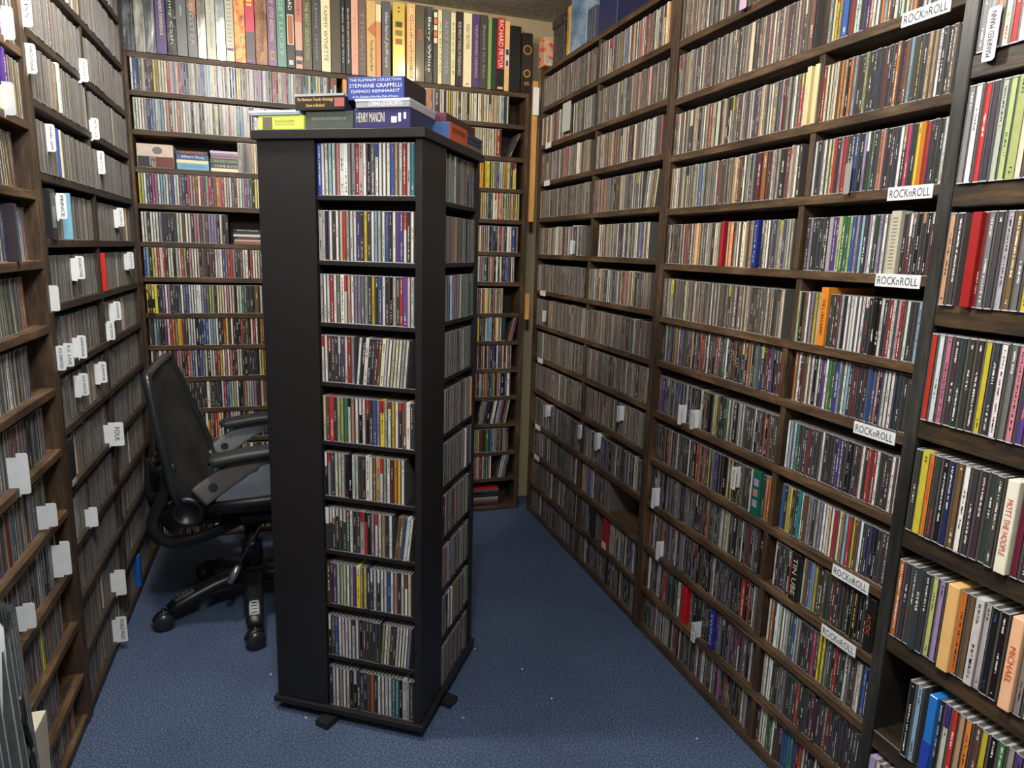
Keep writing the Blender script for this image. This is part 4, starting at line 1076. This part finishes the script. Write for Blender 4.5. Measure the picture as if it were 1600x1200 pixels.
bm = bmesh.new(); bm_sweep(bm, catmull([cw(-.10, 2.50, .36), cw(-.155, 2.46, .275), cw(-.185, 2.44, .225)]), .005, .005, (0, 1, 0), 8); lv = link('lever', bm_mesh(bm, 'lever', True), plast, CH)
sweep('lever_grip', [cw(-.18, 2.443, .232), cw(-.195, 2.437, .205), cw(-.212, 2.43, .176)], [.010, .0135, .0125], None, chrome, lv)
# under-frame that sweeps back and up to the arm pivots
for yy in (2.395, 2.805):
    sg = 1 if yy > HY else -1
    sweep('frame_arm', catmull([cw(-.16, HY+sg*.05, .372), cw(-.27, HY+sg*.13, .352), cw(-.37, yy-sg*.02, .352), cw(-.425, yy, .395), cw(-.430, yy, .455), cw(-.395, yy, .53), cw(-.385, yy, .590), cw(-.405, yy, .632)]), [.02]*29, [.014]*29, plast, CH, (0, 1, 0), 10, 2.6)
    bm = bmesh.new(); bm_lathe(bm, [(.050, -.020), (.054, -.012), (.054, .012), (.048, .020), (.034, .020), (.033, .016)], 28, Matrix.Translation(cw(-.325, yy-sg*(-.0), .470)) @ Matrix.Rotation(-sg*math.pi/2, 4, 'X'))
    link('pivot_disc', bm_mesh(bm, 'pivot_disc', True), plast, CH)
    sweep('pivot_bracket', [cw(-.40, yy, .43), cw(-.33, yy, .475), cw(-.272, yy, .526), cw(-.258, yy, .540)], [.014, .015, .0155, .0155], [.034, .052, .044, .042], plast, CH, (0, 0, 1), 14, 3.5)
# arms: grey blades from the pivot forward and up
for yy, nm in ((2.352, 'near'), (2.848, 'far')):
    sg = 1 if yy > HY else -1
    arm = sweep('armrest', catmull([cw(-.283, yy, .530), cw(-.235, yy, .565), cw(-.17, yy, .611), cw(-.11, yy, .640), cw(-.05, yy, .655)], 4), [.012]*17, [.037]*6+[.037]*4+[.032]*3+[.020]*4, greyarm if nm == 'far' else plain('grey_brown_plastic', (98, 95, 94), .4), CH, (0, 0, 1), 16, 4.0)
    bm = bmesh.new(); bm_lathe(bm, [(.0145, -.0135), (.0145, .0135)], 18, Matrix.Translation(cw(-.238, yy, .565)) @ Matrix.Rotation(math.pi/2, 4, 'X')); link('bolt_hole', bm_mesh(bm, 'bolt'), rubber, arm)
    sweep('arm_pad', catmull([cw(-.238, yy, .648), cw(-.225, yy, .655), cw(-.10, yy, .672), cw(.03, yy, .676), cw(.07, yy, .666)], 4), [.012, .030, .036]+[.042]*12+[.036, .02], [.007, .015]+[.019]*13+[.016, .009], rubber, arm, (0, 0, 1), 14, 3.0)
# seat: a rim tube round a stretched mesh
sx0, sx1, sy = -.30, .20, .232
rim = []
for k in range(40):
    a = 2*math.pi*k/40; ca, sa = math.cos(a), math.sin(a); e4 = 2/4.5
    x = (sx0+sx1)/2+math.copysign(abs(ca)**e4, ca)*(sx1-sx0)/2; y = HY+math.copysign(abs(sa)**e4, sa)*sy
    z = .478+.018*math.sin((x-sx0)/(sx1-sx0)*math.pi)-(.022 if x < sx0+.06 else 0)*(1-(x-sx0)/.06)-.028*max(0, (x-.12)/.08)
    rim.append((x, y, z))
bm = bmesh.new(); rings = []
for k in range(40):
    p = Vector(cw(*rim[k])); q = Vector(cw(*rim[(k+1) % 40])); o_ = Vector(cw(*rim[(k-1) % 40])); t_ = (q-o_).normalized(); s_ = t_.cross(Vector((0, 0, 1))).normalized(); u_ = s_.cross(t_)
    rings.append([bm.verts.new(p+s_*math.cos(2*math.pi*j/8)*.014+u_*math.sin(2*math.pi*j/8)*.017) for j in range(8)])
for k in range(40):
    a, b = rings[k], rings[(k+1) % 40]
    for j in range(8): bm.faces.new((a[j], a[(j+1) % 8], b[(j+1) % 8], b[j]))
link('seat_frame', bm_mesh(bm, 'seat_frame', True), plast, CH)
bm = bmesh.new(); cen = Vector((0, 0, 0))
for p in rim: cen += Vector(cw(*p))
cen /= 40; layers = []
for f in (1.0, .8, .55, .28):
    layers.append([bm.verts.new(cen+(Vector(cw(*p))-cen)*f+Vector((0, 0, .006-.022*(1-f)))) for p in rim])
for a, b in zip(layers, layers[1:]):
    for k in range(40): bm.faces.new((a[k], a[(k+1) % 40], b[(k+1) % 40], b[k]))
bm.faces.new(layers[-1])
so = link('seat', bm_mesh(bm, 'seat', True), seat_m, CH); md = so.modifiers.new('thick', 'SOLIDIFY'); md.thickness = .004
# back: side profile swept across, with a frame tube and a mesh panel
prof = [(-.418, .935), (-.401, .860), (-.381, .760), (-.358, .660), (-.337, .560), (-.325, .500), (-.318, .430)]
prof = [(p.x, p.z) for p in catmull([(a, 0, b) for a, b in prof], 3)]
def back_pt(i, v):    # v from -1 (near) to 1 (far)
    x, z = prof[i]; f = i/(len(prof)-1)
    half = .215+.032*math.sin(f*math.pi)-.05*max(0, f-.75)/.25
    return Vector(cw(x-.022*(1-v*v)*(.35+.65*math.sin(f*math.pi))+.035*v*min(1, f*1.6)+.012*min(1, f*2), HY+v*half, z))
bm = bmesh.new(); G = [[bm.verts.new(back_pt(i, -1+2*j/12)) for j in range(13)] for i in range(len(prof))]
for i in range(len(prof)-1):
    for j in range(12): bm.faces.new((G[i][j], G[i][j+1], G[i+1][j+1], G[i+1][j]))
bo_ = link('backrest', bm_mesh(bm, 'backrest', True), cloth_m, CH); md = bo_.modifiers.new('thick', 'SOLIDIFY'); md.thickness = .005
loop = [back_pt(i, -1) for i in range(len(prof)-1, -1, -1)] + [back_pt(0, -1+2*j/12) for j in range(1, 12)] + [back_pt(i, 1) for i in range(len(prof))] + [back_pt(len(prof)-1, 1-2*j/12) for j in range(1, 13)]
sweep('back_frame', loop, .0135, .015, plast_s, CH, (1, 0, .3), 10)
# lumbar hoops behind the back
for zc, rr in ((.60, 0), (.505, .01)):
    sweep('lumbar_hoop', catmull([cw(-.36, HY-.19, zc+.02), cw(-.415, HY-.15, zc), cw(-.450-rr, HY-.06, zc-.012), cw(-.455-rr, HY+.05, zc-.012), cw(-.42, HY+.15, zc), cw(-.365, HY+.19, zc+.02)]), .006, .016, plast_s, CH, (0, 0, 1), 10, 3)
sweep('spine_support', catmull([cw(-.31, HY, .36), cw(-.40, HY, .37), cw(-.452, HY, .43), cw(-.462, HY, .52), cw(-.452, HY, .60)]), .026, .010, plast_s, CH, (0, 1, 0), 10, 3)
# ------------------------------------------------------------------ cable in the left back corner
bm = bmesh.new(); pts = catmull([Vector(on_y(217, 440, 3.262)), Vector(on_y(224, 447, 3.23)), Vector(on_y(232, 458, 3.22)), Vector(on_y(237, 470, 3.22))], 5)
bm_sweep(bm, pts, .003, .003, (0, 1, 0), 8); e = thing('power_cable', 'black cable with a connector hanging in the left back corner by the shelf post', 'cable')
link('cord', bm_mesh(bm, 'cord', True), plast, e)
P = on_y(237, 473, 3.22); box('connector', (P.x-.014, P.y-.008, P.z-.022), (P.x+.012, P.y+.008, P.z+.016), plast, e, .003)
# ------------------------------------------------------------------ ribbed bag at the lower left
bagc = Vector((-.442, .90)); 
def ribbed():
    n = NT('ribbed_grey_cloth'); v = n.coord('Object', (1, 1, 1)); w = n.noise(v, 60, 2)
    return n.set(n.ramp(w, [(.35, lin((66, 70, 72))), (.65, lin((84, 88, 88)))]), .6, spec=.4)
e = thing('ribbed_bag', 'grey ribbed bag with a torn seam and white paper inside at the lower left corner', 'bag', (bagc.x, bagc.y, 0))
bm = bmesh.new(); N = 480; rings = []
for q in range(13):
    f = q/12; z = f*.85; sc = 1.06-.12*f**1.5; tilt = -.01*f
    ring = []
    for k in range(N):
        a = 2*math.pi*k/N; rib = .0022*(0, 1, 1, 0, -1, -1)[k % 6]
        rx, ry = (.112*sc+rib), (.15*sc+rib)
        ring.append(bm.verts.new((tilt*.3+math.copysign(abs(math.cos(a))**.7, math.cos(a))*rx, math.copysign(abs(math.sin(a))**.7, math.sin(a))*ry, z+(.0 if q < 12 else .030*math.sin(a+.4)+.008*math.sin(5*a)))))
    rings.append(ring)
for a, b in zip(rings, rings[1:]):
    for k in range(N): bm.faces.new((a[k], a[(k+1) % N], b[(k+1) % N], b[k])).material_index = 1 if k % 6 in (1,) else 0
bm.faces.new(rings[0][::-1])
link('bag_body', bm_mesh(bm, 'bag_body', False), [ribbed(), plain('pale_rib_thread', (170, 174, 174), .5)], e)
bm = bmesh.new(); bm_sweep(bm, [(.045, .0, .50), (.045, .0, .88), (.04, -.005, .945)], [.05, .06, .04], [.045, .05, .03], (0, 1, 0), 16, 3); link('white_paper', bm_mesh(bm, 'white_paper', True), white_card, e)
sweep('torn_seam', catmull([(.104, .040, .78), (.110, .030, .74), (.107, .045, .70), (.112, .035, .66)]), .004, .003, plast, e, n=8)
e2 = thing('paper_sheet', 'beige sheet of card leaning against the lower left shelving behind the ribbed bag', 'paper', (-.432, 1.12, 0))
box('sheet', (-.002, -.04, 0), (.03, .06, .60), plain('beige_card', (182, 176, 158), .6), e2, .001, rot=(0, .02, 0))
# ------------------------------------------------------------------ scraps on the carpet
for q, (px, py, lab) in enumerate([(1298, 1122, 'tiny white scrap on the carpet low right of the tower'), (423, 1054, 'tiny white scrap on the carpet left of the tower foot'), (1742/1.6, 1155, 'tiny white scrap near the lower right shelving'), (862, 1092, 'small white speck on the dark patch of carpet'), (478, 1122, 'white crumb beside the tower base'), (816, 1046, 'white speck on the carpet in the middle of the dark patch'), (742, 1014, 'white speck just right of the tower corner')]):
    if px > 1150: px = 724
    P = on_z(px, py, 0)
    bm = bmesh.new(); bmesh.ops.create_icosphere(bm, subdivisions=1, radius=.003)
    for v in bm.verts: v.co = Vector((v.co.x*random.uniform(.8, 1.6), v.co.y*random.uniform(.6, 1.4), v.co.z*.5+.0015))
    o = link('scrap', bm_mesh(bm, 'scrap'), white_card, None, (P.x, P.y, 0)); tag(o, lab, 'scrap')
# ------------------------------------------------------------------ turn the records into objects
def attrs(me, faces_attr):
    n = len(me.polygons)
    for nm in ('ca', 'cb', 'cc', 'pr'):
        a = me.attributes.new(nm, 'FLOAT_COLOR', 'FACE'); buf = []
        for fa in faces_attr: buf.extend(fa[nm])
        a.data.foreach_set('color', buf)
def build_mesh(name, V, F, A, mats):
    me = bpy.data.meshes.new(name)
    me.from_pydata(V, [], [f[0] for f in F]); 
    for m_ in mats: me.materials.append(m_)
    me.polygons.foreach_set('material_index', [f[1] for f in F])
    uv = me.uv_layers.new(name='UVMap'); buf = []
    for f in F:
        for q in f[2]: buf.extend(q)
    uv.data.foreach_set('uv', buf)
    attrs(me, A); me.update(); return me
def rec_attr(r):
    sp = r['sp']; sp_ = dict(ca=(*sp['ca'], 1), cb=(*sp['cb'], 1), cc=(*sp['cc'], 1), pr=(r['seed'], sp['split'], sp['dens'], 1)); return sp_
def area(r):
    M = r['M']; P = [proj(M @ Vector(c)) for c in ((0, 0, 0), (r['t'], 0, 0), (r['t'], 0, r['h']), (0, 0, r['h']))]
    cx = sum(p[0] for p in P)/4; cy = sum(p[1] for p in P)/4
    if not (2 < cx < 1598 and 2 < cy < 1198): return 0
    n = M.to_3x3() @ Vector((0, -1, 0)); ctr = M @ Vector((0, 0, .06))
    if n.dot(Vector((0, 0, CAMZ))-ctr) <= 0: return 0
    P = [(min(1600, max(0, x)), min(1200, max(0, y))) for x, y in P]
    return abs(sum(P[i][0]*P[(i+1) % 4][1]-P[(i+1) % 4][0]*P[i][1] for i in range(4)))/2
def blocked(r):     # behind the tower or the chair?
    c = r['M'] @ Vector((r['t']/2, 0, r['h']/2)); x, y = proj(c)
    return c.y > 3 and 400 < x < 745 and y > 205
for r in ALL: r['a'] = 0 if blocked(r) else area(r)
order = sorted(ALL, key=lambda r: -r['a'])
solo = [r for r in order[:300] if r['a'] > 0]
ids = set(id(r) for r in solo)
GREYA = (*lin((146, 142, 136)), 1)
def nth(k):
    return '%d%s' % (k, 'th' if 10 <= k % 100 <= 20 else {1: 'st', 2: 'nd', 3: 'rd'}.get(k % 10, 'th'))
for r in solo:
    sp = r['sp']; sh, place = r['where']
    hue = HNAME[sp['hue']]
    lab = '%s-spined CD, %s from left, %s down, %s' % (hue, nth(r['order']), sh, place)
    if sh.startswith('top'): lab = lab.replace('top shelf down', 'top shelf')
    e = bpy.data.objects.new('cd_case', None); COL.objects.link(e); e.empty_display_size = .02; e.matrix_world = r['M']
    tag(e, lab, 'CD', 'single CDs nearest the camera')
    V, F, ins = cd_geo(r['t'], r['h'], r['dep'], r['kind']); A = rec_attr(r)
    plainA = dict(A); plainA['pr'] = (r['seed'], 2, 0, 1)
    bodyA = dict(plainA)
    if r['kind'] == 'jewel': bodyA['ca'] = GREYA
    F2 = [(f[0], 1 if f[1] == 2 else 0, f[2]) for f in F]
    me = build_mesh('cd_case_body', V, F2, [bodyA]*len(F2), [CASE if r['kind'] == 'jewel' else PRINT, DARKTRAY])
    o = bpy.data.objects.new('jewel_case' if r['kind'] == 'jewel' else 'card_sleeve', me); COL.objects.link(o); o.parent = e
    p_ = [(x, y-(.0003 if r['kind'] != 'jewel' else 0), z) for x, y, z in ins]
    me = build_mesh('spine', p_, [((0, 1, 2, 3), 0, ((0, 0), (1, 0), (1, 1), (0, 1)))], [A], [PRINT])
    o = bpy.data.objects.new('spine_insert', me); COL.objects.link(o); o.parent = e
V, F, A = [], [], []
for r in ALL:
    if id(r) in ids: continue
    v, f, ins = cd_geo(r['t'], r['h'], r['dep'], r['kind']); M = r['M']; off = len(V)
    at = rec_attr(r); pl = dict(at); pl['pr'] = (r['seed'], 2, 0, 1)
    bd = dict(pl)
    if r['kind'] == 'jewel': bd['ca'] = GREYA
    V.extend([tuple(M @ Vector(p)) for p in v])
    for q, mt, uv in f:
        F.append((tuple(k+off for k in q), {0: 0, 2: 1, 3: 2}[mt], uv)); A.append(bd if mt != 3 else pl)
    off = len(V); V.extend([tuple(M @ Vector(p)) for p in ins])
    F.append(((off, off+1, off+2, off+3), 2, ((0, 0), (1, 0), (1, 1), (0, 1)))); A.append(at)
me = build_mesh('cd_cases', V, F, A, [CASE, DARKTRAY, PRINT])
o = bpy.data.objects.new('cd_collection', me); COL.objects.link(o)
tag(o, 'thousands of smaller-looking CDs filling all the shelves around the room', 'CDs', kind='stuff')
print('CDs', len(ALL), 'single', len(solo), 'smallest', solo[-1]['a'])
